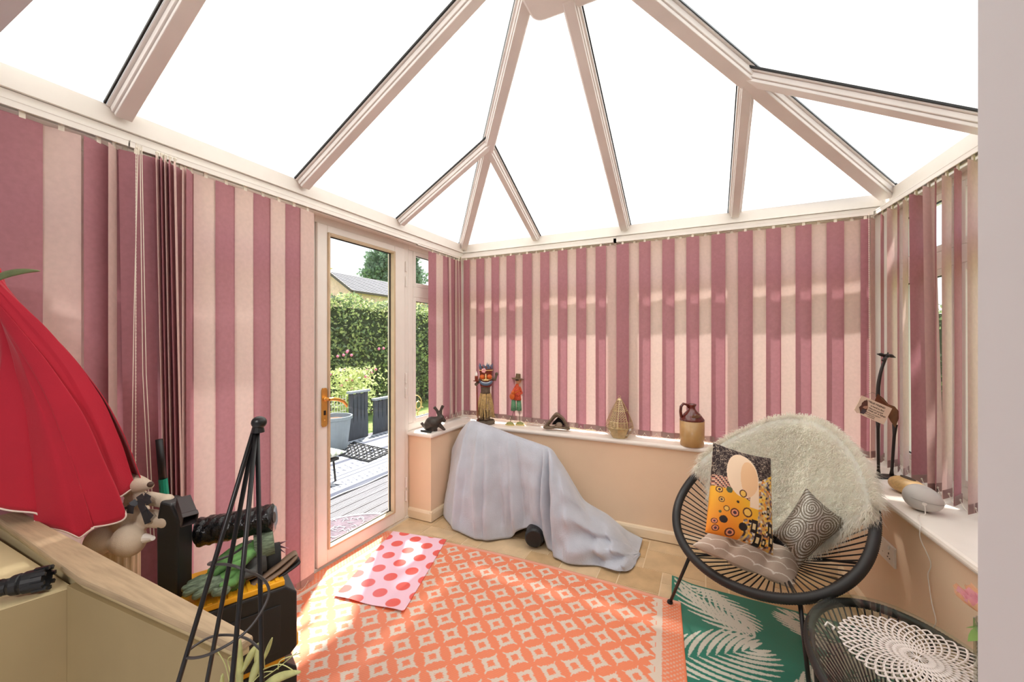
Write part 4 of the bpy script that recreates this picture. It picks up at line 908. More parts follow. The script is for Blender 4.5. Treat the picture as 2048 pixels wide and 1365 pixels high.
bl = MB().grid(240, 90, blanket).build('blanket', M('grey_fleece', S(186, 190, 200), .95, var=.07, scale=9, bump=.25, bscale=120, sheen=.5), smooth=True, solid=.006)
tag(bl, 'pale blue-grey fleece blanket draped over the machine by the low wall', 'blanket')

# ================================================================== CABINET, LEFT FOREGROUND
cream = M('cabinet_beige_lit', S(208, 190, 146), .55, var=.05, scale=5); tan = M('cabinet_beige_shaded', S(164, 144, 104), .6, var=.06, scale=5)  # light from above put into the beige paint: top lighter, upright faces darker
def KS(mb, k=.93):
    mb.v = [tuple(CAM+(Vector(p)-CAM)*k) for p in mb.v]; return mb
cb = thing('cabinet', (-1.5, .28, 0), 'old beige painted cabinet, its top coloured as lit from above, with a pale wooden rail in the near left corner', 'cabinet')
KS(MB().prism([(-1.985, .40), (-1.985, .07), (-1.44, .07), (-1.357, .391), (-1.357, .40)], -.07, .732)).build('carcass', tan, cb)
KS(MB().prism([(-1.985, .40), (-1.985, .07), (-1.44, .07), (-1.357, .391), (-1.357, .40)], .7325, .736)).build('desktop', cream, cb)
KS(MB().prism([(-1.3565, .392), (-.765, .428), (-.765, .442), (-1.3565, .42)], -.07, .742)).build('side_panel', tan, cb)
KS(MB().prism([(-1.985, .422), (-1.985, .45), (-1.36, .442), (-1.36, .41)], -.07, .742)).build('back_panel', cream, cb)
KS(MB().prism([(-1.99, .468), (-1.988, .418), (-1.30, .394), (-.755, .428), (-.752, .458)], .758, .775)).build('top_rail', wood, cb, bevel=.004)
KS(MB().prism([(-1.99, .466), (-1.988, .424), (-1.30, .402), (-.76, .434), (-.757, .455)], .742, .758)).build('rail_moulding', M('cream_moulding', S(196, 176, 134), .5, var=.1, scale=10), cb, bevel=.005)
fl_ = thing('torch', (-1.5, .31, .775), 'black ribbed torch lying on the cream cabinet top', 'torch')
TZ = .776+.026
p0 = onz(-60, 1190, TZ); p1 = onz(18, 1174, TZ+.002); p2 = onz(60, 1163, TZ+.004); ax = (p2-p0).normalized(); Rq = ax.to_track_quat('Z', 'Y').to_matrix()
MB().tube([p0, p1], [.015, .016], 14).build('barrel', blackp, fl_)
MB().lathe([(.016, 0), (.020, .006), (.021, .016), (.019, .018), (.022, .024), (.023, .046), (.0235, .056), (.019, .056), (.018, .048)], p1, 20, Rq).build('head', blackp, fl_)
mb = MB()
for k in range(8): a = k*PI/4; mb.box(p1+Rq @ Vector((.022*math.cos(a), .022*math.sin(a), .05)), (.007, .007, .022), Rq @ rotm(0, 0, a))
mb.build('crenellated_bezel', blackp, fl_)
for k in range(3): MB().lathe([(.0172, 0), (.0172, .004)], p0.lerp(p1, .35+.2*k), 14, Rq).build('grip_ring', black, fl_)

# ---- red cloth
hemp = [(270, 976, 1.27), (250, 992, 1.24), (222, 1006, 1.21), (214, 1012, 1.20), (234, 1044, 1.20), (205, 1054, 1.17), (180, 1060, 1.16), (150, 1077, 1.145), (118, 1060, 1.13), (90, 1046, 1.13), (55, 1030, 1.12), (20, 1022, 1.10), (-30, 1010, 1.08), (-80, 1000, 1.08), (-150, 980, 1.12), (-120, 960, 1.2), (-40, 955, 1.22), (40, 955, 1.25), (120, 955, 1.28), (200, 958, 1.31), (255, 962, 1.32)]
HP = [atd(*q) for q in hemp]; HP.append(HP[0]); pkp = atd(-32, 535, 1.10)
def cloth(u, v):
    h_ = cat(HP, u); a = u*2*PI; top = pkp+Vector((math.cos(a+.3), -math.sin(a+.3), 0))*.028
    p = top.lerp(h_, v**.95); out = (p-pkp); out.z = 0
    if out.length > 1e-5: out.normalize()
    # keep the outline slightly full between peak and hem
    b = .035*math.sin(PI*v)*(1.0 if u < .05 or u > .95 else .8)
    f_ = .020*math.sin(u*38+1.1*v+.6)*v**.8+.012*math.sin(u*61+v*2+2)*v+.016*noise.noise(Vector((u*9, v*1.5, 7)))*v+.005*noise.noise(Vector((u*14, v*6, 2)))
    p = p+out*(b+f_*.8)+UP*(.03*math.sin(PI*v)); p.x = max(p.x, -1.865)
    return p
redm = M('red_cotton', S(184, 18, 46), .8, var=.05, scale=8, bump=.08, bscale=300, sheen=.2)
rc = thing('red_cloth', tuple(atd(90, 1000, 1.2)), 'bright red cloth with a pale frayed hem hanging in folds at the left', 'cloth')
MB().grid(260, 50, cloth).build('cloth_body', redm, rc, smooth=True, solid=.002)
MB().tube([cloth(k/300, 1.0) for k in range(170)], .0028, 5).build('frayed_hem', M('hem_white', S(236, 218, 206), .9), rc)
lf = thing('arching_leaf_plant', tuple(pkp+UP*-.1), 'long green pointed leaf arching out above the red cloth', 'plant')
P = [atd(-70, 640, 1.08), atd(-40, 575, 1.08), atd(0, 552, 1.06), atd(40, 543, 1.05), atd(76, 542, 1.04)]
MB().grid(5, 14, lambda u, v: cat(P, v)+Vector((0, 0, (u-.5)*.020*math.sin(PI*min(1, v*.92+.06))))+FW*(abs(u-.5)*.01)).build('leaf', M('leaf_strap', S(120, 132, 84), .45, var=.2, scale=20), lf, smooth=True, solid=.001)
MB().tube([atd(-70, 640, 1.08), atd(-78, 800, 1.1)], .005, 6).build('stem', MATS['stem_green'], lf)

# ---- pedestal and soft toy
pc_ = atd(241, 1092, 1.33)
pd = thing('fluted_pedestal', (pc_.x, pc_.y, 0), 'cream fluted column stand under the linen toy dog', 'pedestal')
NN = 64; prof = [(.062, .0), (.062, .03), (.05, .035), (.05, pc_.z-.004), (.046, pc_.z)]; vv = []
for i, (r, z) in enumerate(prof):
    for k in range(NN): q = r*(1-.05*(k % 4 < 2)*(i > 1)); a = 2*PI*k/NN; vv.append((pc_.x+q*math.cos(a), pc_.y+q*math.sin(a), z))
mb = MB(); mb.add(vv, [(i*NN+k, i*NN+(k+1) % NN, (i+1)*NN+(k+1) % NN, (i+1)*NN+k) for i in range(4) for k in range(NN)]+[tuple(range(4*NN, 5*NN))]); mb.build('column', M('fluted_cream', S(212, 188, 152), .6), pd)
px = 1.30/F
dg = thing('toy_dog', tuple(pc_), 'beige linen toy dog with a black ribbon bow slumped under the red cloth', 'soft toy')
mb = MB(); D = lambda u, v, z=1.30: atd(u, v, z)
mb.ball(D(262, 1036), (34*px, 30*px, 34*px)); mb.ball(D(250, 968), (30*px, 26*px, 24*px)); mb.tube([D(255, 968), D(280, 970, 1.28), D(299, 972, 1.27)], [22*px, 15*px, 8*px], 12); mb.ball(D(299, 972, 1.27), 8*px)
mb.tube([D(262, 1000), D(300, 998, 1.28), D(332, 1004, 1.27)], [15*px, 13*px, 13*px], 12); mb.ball(D(333, 1004, 1.27), 14*px)
mb.tube([D(270, 1036), D(305, 1038, 1.27), D(334, 1042, 1.26)], [18*px, 17*px, 16*px], 12); mb.ball(D(334, 1042, 1.26), 16*px)
mb.tube([D(228, 1062), D(245, 1090, 1.26), D(262, 1080, 1.24)], [18*px, 20*px, 26*px], 12); mb.ball(D(258, 1082, 1.24), (34*px, 26*px, 30*px)); mb.ball(D(200, 1084, 1.26), (27*px, 24*px, 26*px)); mb.tube([D(245, 1052), D(215, 1072, 1.28), D(200, 1082, 1.26)], [20*px, 20*px, 22*px], 12)
mb.build('body', M('linen', S(206, 188, 166), .9, var=.05, scale=40, bump=.3, bscale=500), dg, remesh=.004, sm=6)
MB().ball(D(301, 970, 1.262), 5.5*px, nu=10, nv=8).build('nose', M('toy_nose', S(74, 52, 40), .6), dg, smooth=True)
MB().tube([D(288, 985, 1.262), D(292, 988, 1.262), D(296, 984, 1.262)], .0008, 5).build('mouth_stitch', black, dg)
MB().tube([D(290, 1078, 1.24), D(306, 1078, 1.22)], [9*px, 4*px], 10).build('tail', upvc, dg)
rb = M('black_ribbon', S(24, 28, 38), .5, sheen=.3); mb = MB()
def rib(P, w0): 
    for i in range(len(P)-1):
        a, b = P[i], P[i+1]; d = (b-a).normalized(); s_ = d.cross(FW).normalized()*w0; mb.add([a-s_, a+s_, b+s_, b-s_], [(0, 1, 2, 3)])
rib([D(238, 1022, 1.262), D(262, 1014, 1.255), D(276, 1004, 1.25)], .004); rib([D(276, 1002, 1.245), D(288, 994, 1.235), D(300, 1000, 1.23), D(290, 1006, 1.235), D(276, 1004, 1.24)], .011)
rib([D(274, 1004, 1.245), D(262, 1012, 1.235), D(260, 1028, 1.235)], .010); rib([D(280, 1008, 1.24), D(288, 1024, 1.232), D(296, 1048, 1.23)], .010); rib([D(284, 1012, 1.24), D(296, 1028, 1.232), D(304, 1036, 1.23)], .008)
mb.build('ribbon_bow', rb, dg, solid=.0012)

# ---- broom handle
p0 = atd(318, 880, 1.49); p1 = Vector((-1.80, .83, 0.02)); m1 = p0.lerp(p1, .16); m2 = p0.lerp(p1, .2)
t = thing('broom', tuple(p1), 'long handle with black grip and teal sleeve leaning on the bunched blind', 'broom')
MB().tube([p0, m1], [.011, .013], 10).build('grip', blackp, t, smooth=True); MB().tube([m1, m2.lerp(p1, .3)], .014, 10).build('sleeve', M('teal_plastic', S(20, 150, 120), .4), t); MB().tube([m2.lerp(p1, .3), p1], .010, 8).build('shaft', blackp, t)
MB().box(p1+UP*.03, (.06, .2, .06)).build('broom_head', blackp, t)

# ---- toolbox stack
Rr = Vector((-1.25, .906, 0)); dt = Vector((-.405, -.914, 0)).normalized(); dn = Vector((-.914, .405, 0)); LB, DB = .40, .27
Rb = Matrix((dt, dn, UP)).transposed()
yel = M('yellow_plastic', S(244, 176, 34), .45, var=.05)
def tbox(name, z0, z1, lb):
    c = Rr+dt*LB/2+dn*DB/2+UP*z0; t = thing(name, tuple(c), lb, 'toolbox', 'stacked toolboxes'); H_ = z1-z0
    oct_ = [(-LB/2+.02, 0), (LB/2-.02, 0), (LB/2, .02), (LB/2, H_-.05), (LB/2-.035, H_-.018), (-LB/2+.035, H_-.018), (-LB/2, H_-.05), (-LB/2, .02)]
    Rp = Matrix((dt, UP, -dn)).transposed() if False else Matrix((dt, UP, dn)).transposed()
    MB().prism(oct_, -DB/2, DB/2, Rp, c).build('box_body', blackp, t, bevel=.006)
    MB().prism([(-LB/2+.05, .03), (LB/2-.05, .03), (LB/2-.05, H_-.07), (-LB/2+.05, H_-.07)], -DB/2-.004, -DB/2, Rp, c).build('raised_panel', M('dark_plastic', S(32, 32, 34), .5), t, bevel=.003)
    l_ = MB().box(c+UP*(H_-.009), (LB-.07, DB-.02, .018), Rb).build('lid', yel, t, bevel=.003); mb = MB()
    for k in range(12): mb.box(c+dt*(-LB/2+.055+k*.026)+UP*(H_+.0015)-dn*(DB/2-.045), (.012, .06, .004), Rb)
    mb.build('lid_ribs', yel, l_, bevel=.001)
    for s_ in (-1,): MB().box(c-dt*(LB/2-.005)-dn*(DB/2-.05)+UP*(H_*.1), (.03, .05, .045), Rb).build('latch', yel, t, bevel=.006)
    return t
tbox('toolbox', .262, .515, 'black toolbox with a ribbed yellow lid, upper one of the stack'); tbox('toolbox', .008, .26, 'black wheeled toolbox with a yellow latch, lower one of the stack')
px = 1.34/F
mb = MB(); A_ = atd(398, 1066, 1.36); B2 = atd(547, 1036, 1.42)
rl = thing('bin_bag_roll', tuple((A_+B2)/2), 'shiny black roll of bin bags lying over the work gloves', 'roll of bags'); ax = (B2-A_).normalized(); Rq = ax.to_track_quat('Z', 'Y').to_matrix(); L = (B2-A_).length; vv = []; NN = 28; MM = 40
for i in range(MM):
    for k in range(NN):
        a = 2*PI*k/NN; r = .046+.0035*noise.noise(Vector((i*.3, math.cos(a)*3, math.sin(a)*3)))+.002*math.sin(i*1.3+k); q = A_+Rq @ Vector((r*math.cos(a), r*math.sin(a), L*i/(MM-1))); vv.append(q)
mb.add(vv, [(i*NN+k, i*NN+(k+1) % NN, (i+1)*NN+(k+1) % NN, (i+1)*NN+k) for i in range(MM-1) for k in range(NN)]+[tuple(range(NN)), tuple(range((MM-1)*NN, MM*NN))]); mb.build('rolled_film', M('black_film', S(20, 20, 22), .22, bump=.5, bscale=60), rl, smooth=True)
MB().lathe([(.018, 0), (.018, .003), (.012, .003)], B2, 14, Rq).build('core_end', black, rl)
def glove(nm, wr, kn, spread, mcuff, mhand, lb, sc=1.22, up=Vector((0, 0, 1))):
    t = thing(nm, tuple(kn), lb, 'glove', 'work gloves'); d = (kn-wr).normalized(); s_ = d.cross(up).normalized(); mb = MB()
    mb.tube([wr, wr.lerp(kn, .5)], [.034*sc, .036*sc], 10); mb.build('cuff', mcuff, t, smooth=True)
    mb = MB(); mb.ball(wr.lerp(kn, .72), (.044*sc, .044*sc, .020*sc), Matrix((d, s_, d.cross(s_))).transposed())
    for k, L in enumerate((.060, .072, .068, .052)):
        o = s_*((k-1.5)*.019*sc); dd = (d+s_*(k-1.5)*.12*spread-up*.12).normalized(); b = wr.lerp(kn, .8)+o; mb.tube([b, b+dd*L*.6*sc, b+dd*L*sc-up*.010], [.012*sc, .0115*sc, .009*sc], 8); mb.ball(b+dd*L*sc-up*.010, .0095*sc, nu=8, nv=6)
    b = wr.lerp(kn, .6)-s_*.03*sc; mb.tube([b, b+(d*.5-s_).normalized()*.04*sc, b+(d-s_*.8).normalized()*.06*sc], [.013*sc, .012*sc, .010*sc], 8)
    mb.build('fingers', mhand, t, remesh=.004, sm=3)
gg = M('glove_green', S(104, 118, 96), .85, var=.5, scale=50, stretch=(1, 1, 6)); gd = M('glove_grey', S(70, 70, 68), .8, var=.3, scale=30); gb = M('glove_bright', S(88, 132, 72), .8, var=.5, scale=30)
glove('work_glove', atd(548, 1085, 1.40), atd(470, 1110, 1.34), 1, gg, gb, 'striped green knitted glove directly under the bin bag roll')
glove('work_glove', atd(530, 1120, 1.38), atd(440, 1150, 1.30), 1, gd, gb, 'grey and bright green glove in the middle of the pile')
glove('work_glove', atd(560, 1110, 1.42), atd(490, 1128, 1.36), .6, M('glove_black', S(34, 34, 34), .8), gd, 'dark grey glove at the right of the pile')
glove('work_glove', atd(480, 1160, 1.33), atd(425, 1165, 1.27), 1, gb, gg, 'bright green fingertip glove nearest the wooden rail')
st = thing('folded_strap', tuple(atd(520, 1160, 1.36)), 'brown and black folded strap looping over the toolbox lid', 'strap'); 
for nm, P, m_ in (('strap_loop', [(455, 1205, 1.27), (500, 1178, 1.31), (550, 1142, 1.36), (588, 1112, 1.40), (592, 1118, 1.395), (560, 1148, 1.36), (505, 1184, 1.30), (470, 1208, 1.27)], M('brown_leather', S(132, 108, 88), .5)), ('inner_strap', [(500, 1172, 1.32), (550, 1150, 1.37), (594, 1124, 1.41), (596, 1130, 1.40), (560, 1155, 1.365), (510, 1182, 1.31)], M('dark_leather', S(36, 32, 30), .5))):
    Q_ = [atd(*q) for q in P]; Q_ = [cat(Q_, k/40) for k in range(41)]; mb = MB(); vv = []
    for i, q in enumerate(Q_): vv += [q-dn*.004-UP*.0, q+dn*.022+UP*.004]
    mb.add(vv, [(2*i, 2*i+1, 2*i+3, 2*i+2) for i in range(40)]); mb.build(nm, m_, st, smooth=True, solid=.005)
vn = thing('vacuum_nozzle', tuple(atd(350, 1150, 1.30)), 'black upright appliance body with a short tube stub beside the gloves', 'appliance')
c0 = atd(350, 1100, 1.27); Rv = rotm(0, 0, YAW)
MB().prism([(-.032, -.22), (.032, -.22), (.034, .11), (.014, .155), (-.022, .165), (-.034, .10)], -.03, .03, Rv @ rotm(PI/2, 0, 0), c0).build('appliance_body', blackp, vn, bevel=.006)
q0 = atd(366, 1002, 1.25); q1 = atd(380, 1042, 1.20); Rq = (q1-q0).normalized().to_track_quat('Z', 'Y').to_matrix(); L = (q1-q0).length
MB().lathe([(.015, 0), (.0245, .0), (.026, L*.8), (.028, L*.82), (.028, L), (.024, L), (.022, L*.3)], q0, 4, Rq, ph=PI/4).build('tube_stub', M('dark_brown_plastic', S(58, 50, 50), .5), vn, bevel=.003)
MB().tube([atd(333, 1010, 1.25), atd(336, 1080, 1.25), atd(338, 1180, 1.26)], .006, 6).build('cable', black, vn)
cf = thing('paper_tuft', tuple(atd(570, 1095, 1.45)), 'pink and white paper tuft sticking out behind the gloves', 'paper'); mb = MB()
for u, v in ((576, 1082), (578, 1098), (572, 1108)): a = atd(550, 1092, 1.46); b = atd(u, v, 1.44); mb.add([a-UP*.008, a+UP*.008, b], [(0, 1, 2)])
mb.build('paper_strip', M('pink_paper', S(236, 180, 196), .7), cf, solid=.001)

# ---- obelisk plant support, pot, plant
ZO = .57; ob = thing('garden_obelisk', (-.66, .31, .05), 'black wire obelisk plant support with a ball finial in the near foreground', 'plant support')
tp = atd(518, 858, ZO)
MB().ball(atd(518, 846, ZO), (14*ZO/F, 14*ZO/F, 12.5*ZO/F)).build('ball_finial', black, ob, smooth=True); MB().lathe([(.0085, -.004), (.007, .004)], atd(516, 860, ZO), 12).build('collar', black, ob)
for (u, z) in ((357, .55), (414, .61), (464, .52), (524, .58)):
    p0 = tp+RT*((510+.1*(u-440)*.3)-516)*ZO/F+UP*.002; p1 = atd(u, 1365, z); MB().tube([p0, p1, p1+(p1-p0)*1.05], 4.4*ZO/F, 8).build('upright', black, ob, smooth=True)
hx = [(502, 1083, .60), (466, 1109, .60), (417, 1129, .575), (450, 1130, .55), (482, 1138, .54), (528, 1161, .56), (536, 1197, .56), (495, 1262, .535), (423, 1308, .52), (375, 1317, .55), (379, 1301, .58), (423, 1275, .61), (466, 1272, .61), (498, 1281, .60), (524, 1304, .58)]
H2 = [atd(*q) for q in hx]; MB().tube([cat(H2, k/90) for k in range(91)], 2.6*ZO/F, 7).build('spiral_wire', M('grey_wire', S(62, 58, 56), .45), ob, smooth=True)
pt = thing('plant_pot', (-.70, .30, 0), 'terracotta pot below the obelisk holding the pale leaved plant', 'plant pot'); pb = atd(440, 1365, .57)
pxy = tp+(pb-tp)*2.05; MB().lathe([(.055, 0), (.07, .20), (.078, .205), (.078, .235), (.068, .235), (.064, .19), (.005, .185)], (pxy.x, pxy.y, 0.0), 24).build('pot', M('terracotta', S(176, 104, 72), .8), pt)
pl = thing('trailing_plant', (pxy.x, pxy.y, .2), 'pale yellow-green leafy plant with wiry tendrils at the foot of the obelisk', 'plant')
lm = M('pale_leaf', S(206, 206, 142), .6, var=.2, scale=40, trans=.25)
def blade(a, b, w_, bend=.0, mat=None):
    A1, B1 = atd(*a), atd(*b); d = (B1-A1); s_ = d.cross(FW).normalized()*w_*ZO/F*.5
    MB().grid(5, 9, lambda u, v: A1.lerp(B1, v)+s_*(2*u-1)*math.sin(PI*min(1, v*.9+.08))**.7+UP*bend*math.sin(PI*v)-FW*(.004*(1-abs(2*u-1)))).build('leaf', mat or lm, pl, smooth=True, solid=.0006)
for a, b, w_, bn in (((478, 1420, .60), (481, 1280, .60), 16, 0), ((485, 1345, .60), (520, 1286, .61), 14, .004), ((528, 1320, .60), (545, 1276, .60), 8, 0), ((522, 1350, .60), (516, 1296, .60), 22, 0), ((500, 1372, .59), (520, 1312, .60), 16, 0), ((524, 1375, .58), (602, 1344, .57), 18, .004), ((440, 1400, .58), (446, 1348, .58), 10, 0), ((490, 1390, .60), (470, 1340, .61), 12, 0)): blade(a, b, w_, bn)
mb = MB()
for P in ([(520, 1362, .58), (552, 1340, .58), (594, 1306, .58)], [(460, 1370, .58), (450, 1330, .58), (434, 1302, .58)], [(522, 1342, .58), (560, 1330, .57), (590, 1345, .57)], [(556, 1340, .57), (562, 1322, .57), (600, 1308, .57)], [(500, 1372, .58), (524, 1348, .58), (545, 1344, .58)], [(462, 1350, .59), (456, 1320, .59), (470, 1312, .59)]):
    Q_ = [atd(*q) for q in P]; mb.tube([cat(Q_, k/12) for k in range(13)], .0007, 5)
mb.tube([atd(478, 1420, .6), (pxy.x, pxy.y, .2)], .002, 5); mb.build('tendrils', lm, pl)

# ================================================================== THINGS ON THE SILLS
SZ = .645
def at_s(u, v, Z): return atd(u, v, Z)
# rabbit
px = 3.0/F; bz = M('dark_bronze', S(66, 58, 52), .45, var=.25, scale=50, metal=.3, bump=.2, bscale=60)
c0 = atd(862, 860, 3.0); c0.z = SZ
rb_ = thing('rabbit_figure', tuple(c0), 'dark bronze rabbit figure on the short sill beside the door', 'figurine'); q = lambda u, v, Z=3.0: atd(u, v, Z)
mb = MB(); mb.ball(q(864, 848), (15*px, 13*px, 14*px)); mb.ball(q(859, 852), (12*px, 12*px, 11*px)); mb.ball(q(881, 838), (9*px, 7*px, 8*px)); mb.ball(q(888, 842), (4.5*px, 4*px, 4*px)); mb.tube([q(868, 845), q(880, 840)], [11*px, 7*px], 10)
mb.tube([q(878, 833), q(874, 822), q(868, 815)], [3*px, 3*px, 3.5*px], 8); mb.tube([q(881, 833), q(882, 821), q(886, 812)], [3*px, 3*px, 3.5*px], 8); mb.tube([q(868, 855), q(872, 864)], [6*px, 4*px], 8); mb.tube([q(878, 850), q(888, 860)], [5*px, 3*px], 8); mb.ball((c0.x+.01, c0.y-.02, SZ+.014), (.03, .016, .014)); mb.ball(q(888, 860), (4*px, 3*px, 2.5*px))
mb.build('body', bz, rb_, remesh=.005, sm=3); MB().ball(q(884, 837, 2.97), .004, nu=8, nv=6).build('eye', black, rb_)
c1 = atd(842, 862, 2.97); c1.z = SZ+.007; c2 = atd(862, 867, 2.93); c2.z = SZ+.007
t = thing('black_pen', tuple((c1+c2)/2), 'short black barrel lying flat in front of the rabbit figure', 'pen'); MB().tube([c1, c2], .008, 10).build('barrel', blackp, t)
c1 = atd(852, 860, 3.03); c1.z = SZ+.008; t = thing('metal_clip', tuple(c1), 'small dark metal rod leaning against the tail of the rabbit figure', 'metal rod'); MB().tube([c1, atd(843, 847, 3.04)], [.010, .011], 10).build('rod', bz, t)

# tiki figure
Zk = 3.27; px = Zk/F; q = lambda u, v, Z=Zk: atd(u, v, Z); c0 = q(971, 845); c0.z = SZ
tk = thing('tiki_figure', tuple(c0), 'carved tiki figure in a straw skirt holding a spear-shaped candle holder', 'figurine')
dw = M('dark_carved_wood', S(92, 74, 58), .7, var=.3, scale=40, bump=.2, bscale=50); gw = M('grey_wood', S(104, 90, 74), .75, var=.2, scale=60); redw = M('red_brown_paint', S(120, 48, 26), .5, var=.2, scale=30); orw = M('orange_glaze', S(206, 98, 32), .35, var=.15, scale=40); blu = M('slate_blue_paint', S(92, 112, 136), .5, var=.2, scale=40); yw = M('pale_yellow_paint', S(240, 208, 140), .5)
zz = lambda v: CAMH-(v-CY)*Zk/F
MB().lathe([(.076, 0), (.078, .012), (.074, .030), (.01, .031)], (c0.x, c0.y, SZ), 24).build('plinth', gw, tk, bevel=.002)
mb = MB(); mb.tube([(c0.x-.022, c0.y-.01, SZ+.028), (c0.x-.022, c0.y, SZ+.11)], .022, 8); mb.tube([(c0.x+.022, c0.y-.01, SZ+.028), (c0.x+.022, c0.y, SZ+.11)], .022, 8); mb.ball((c0.x-.024, c0.y-.03, SZ+.04), (.02, .03, .014)); mb.ball((c0.x+.024, c0.y-.03, SZ+.04), (.02, .03, .014)); mb.build('legs', dw, tk, smooth=True)
zt0, zt1 = zz(787), zz(757)
MB().lathe([(.040, zt0-SZ-.01), (.038, zt0-SZ+.02), (.042, zt1-SZ-.02), (.046, zt1-SZ), (.03, zt1-SZ+.02)], (c0.x, c0.y, SZ), 20).build('torso', gw, tk, smooth=True)
sk = MB(); R_ = random.Random(5); straw = M('straw', S(196, 166, 112), .8, var=.3, scale=80)
for k in range(110):
    a = R_.uniform(0, 2*PI); r0 = .042; r1 = R_.uniform(.055, .078); zb = R_.uniform(.045, .075); ca, sa = math.cos(a), math.sin(a); da = R_.uniform(-.25, .25)
    sk.tube([(c0.x+r0*ca, c0.y+r0*sa, zt0-.002), (c0.x+(r0+r1)/2*1.05*ca, c0.y+(r0+r1)/2*1.05*sa, (zt0+SZ+zb)/2+.01), (c0.x+r1*math.cos(a+da), c0.y+r1*math.sin(a+da), SZ+zb)], [.0028, .003, .0012], 4)
sk.build('straw_skirt', straw, tk)
hz0, hz1 = zz(777), zz(731); hc = Vector((c0.x+.003, c0.y, 0)); HH = hz1-hz0
MB().lathe([(.030, hz0), (.046, hz0+.02), (.052, hz0+.06), (.048, hz0+HH*.55), (.052, hz0+HH*.8), (.054, hz1-.012), (.04, hz1-.02)], hc, 20).build('head', redw, tk, smooth=True)
mb = MB()
for k in range(10): a = 2*PI*k/10; R5 = rotm(0, 0, a); mb.add([hc+R5 @ Vector((.052, -.016, 0))+UP*(hz1-.03), hc+R5 @ Vector((.052, .016, 0))+UP*(hz1-.03), hc+R5 @ Vector((.060, 0, 0))+UP*(hz1+(.018 if k % 2 else .006)), hc+R5 @ Vector((.040, 0, 0))+UP*(hz1-.02)], [(0, 1, 2), (0, 2, 3), (1, 3, 2), (0, 3, 1)])
mb.build('jagged_crown', blu, tk)
fr_ = -Vector((hc.x, hc.y, 0)).normalized(); sd = Vector((-fr_.y, fr_.x, 0)); Rf = Matrix((sd, fr_, UP)).transposed()
hp = lambda s_, z, f_=.05: Vector((hc.x, hc.y, 0))+sd*s_+fr_*f_+UP*z
for s_ in (-.026, .026): MB().ball(hp(s_, hz0+HH*.50, .036), (.024, .018, .022), Rf).build('eye_dome', orw, tk, smooth=True)
mb = MB(); mb.tube([hp(0, hz0+HH*.64, .052), hp(0, hz0+HH*.42, .058)], [.004, .007], 8); mb.ball(hp(0, hz0+HH*.38, .058), (.011, .01, .009), Rf); mb.ball(hp(-.013, hz0+HH*.37, .053), .008); mb.ball(hp(.013, hz0+HH*.37, .053), .008); mb.build('nose', yw, tk, smooth=True)
mb = MB(); P = [hp(.05*math.sin(a), hz0+HH*.30-.030*math.cos(a)+.012, .030+.026*math.cos(a)) for a in [(-1.25)+2.5*k/14 for k in range(15)]]; mb.tube(P, [.009+.007*math.sin(PI*k/14) for k in range(15)], 8); mb.build('lips', blu, tk, smooth=True)
P = [hp(.040*math.sin(a), hz0+HH*.30-.020*math.cos(a)+.012, .042+.026*math.cos(a)) for a in [(-1.1)+2.2*k/14 for k in range(15)]]; MB().tube(P, .0035, 6).build('smile', M('pale_blue', S(196, 206, 214), .5), tk)
mb = MB(); mb.tube([hp(.056*math.sin(a), hz0+HH*.78, .056*math.cos(a)) for a in [-1.5+3*k/12 for k in range(13)]], .003, 6); mb.build('headband', yw, tk)
mb = MB(); fcn = hp(-.016, hz0+HH*.78, .056)
for k in range(5): a = 2*PI*k/5; mb.ball(fcn+sd*.011*math.cos(a)+UP*.011*math.sin(a)+fr_*.003, (.009, .005, .009), Rf, 8, 6)
fo = mb.build('flower', M('blossom_pink', S(240, 178, 176), .7), tk, smooth=True)
mb = MB()
for k in range(13): a = -1.7+3.4*k/12; mb.ball(hp(.048*math.sin(a), zt1+.008-.022*math.cos(a), .048*math.cos(a)), (.006, .006, .008), Rf, 6, 5)
mb.build('shell_necklace', M('shell', S(232, 214, 160), .5), tk)
mb = MB(); mb.tube([hp(-.04, zt1-.008, 0), hp(-.066, zt1-.035, .02), hp(-.078, zt1-.045, .05)], [.014, .012, .011], 8); mb.ball(hp(-.078, zt1-.045, .052), .013, nu=8, nv=6); mb.tube([hp(.04, zt1-.005, 0), hp(.075, zt1-.015, .0), hp(.088, zt1+.03, .01)], [.014, .012, .010], 8); mb.ball(hp(.088, zt1+.034, .01), .014, nu=8, nv=6); mb.build('arms', gw, tk, smooth=True)
MB().tube([hp(-.062, SZ+.03, .05), hp(-.074, zz(762), .05)], .004, 6).build('spear_shaft', redw, tk)
MB().lathe([(.004, 0), (.024, .004), (.026, .008), (.012, .010), (.013, .045), (.010, .046)], hp(-.076, zz(763), .05), 12).build('candle_cup', redw, tk); MB().lathe([(.010, 0), (.012, .012), (.001, .04)], hp(-.076, zz(752), .05), 10).build('flame_tip', upvc, tk)

# man with guitar
Zm = 3.2; px = Zm/F; q = lambda u, v, Z=Zm: atd(u, v, Z); c0 = q(1031, 852); c0.z = SZ; zz = lambda v: CAMH-(v-CY)*Zm/F
mn = thing('metal_man_figure', tuple(c0), 'thin-legged metal man in hat and sunglasses with a guitar, wide shoes', 'figurine')
olive = M('olive_brown', S(112, 92, 66), .6, var=.2, scale=60); skin = M('figure_skin', S(206, 150, 112), .6); shirt = M('floral_red', S(212, 84, 50), .6, var=.3, scale=120); shorts = M('floral_green', S(96, 146, 108), .6, var=.3, scale=120)
hx_ = q(1037, 762); MB().ball(hx_, (5.5*px, 5*px, 6.5*px)).build('head', skin, mn, smooth=True)
MB().lathe([(.001, .034), (.018, .034), (.021, .0), (.052, -.003), (.052, -.006), (.001, -.006)][::-1], q(1036, 757), 18, rotm(0, .08, 0)).build('hat', olive, mn)
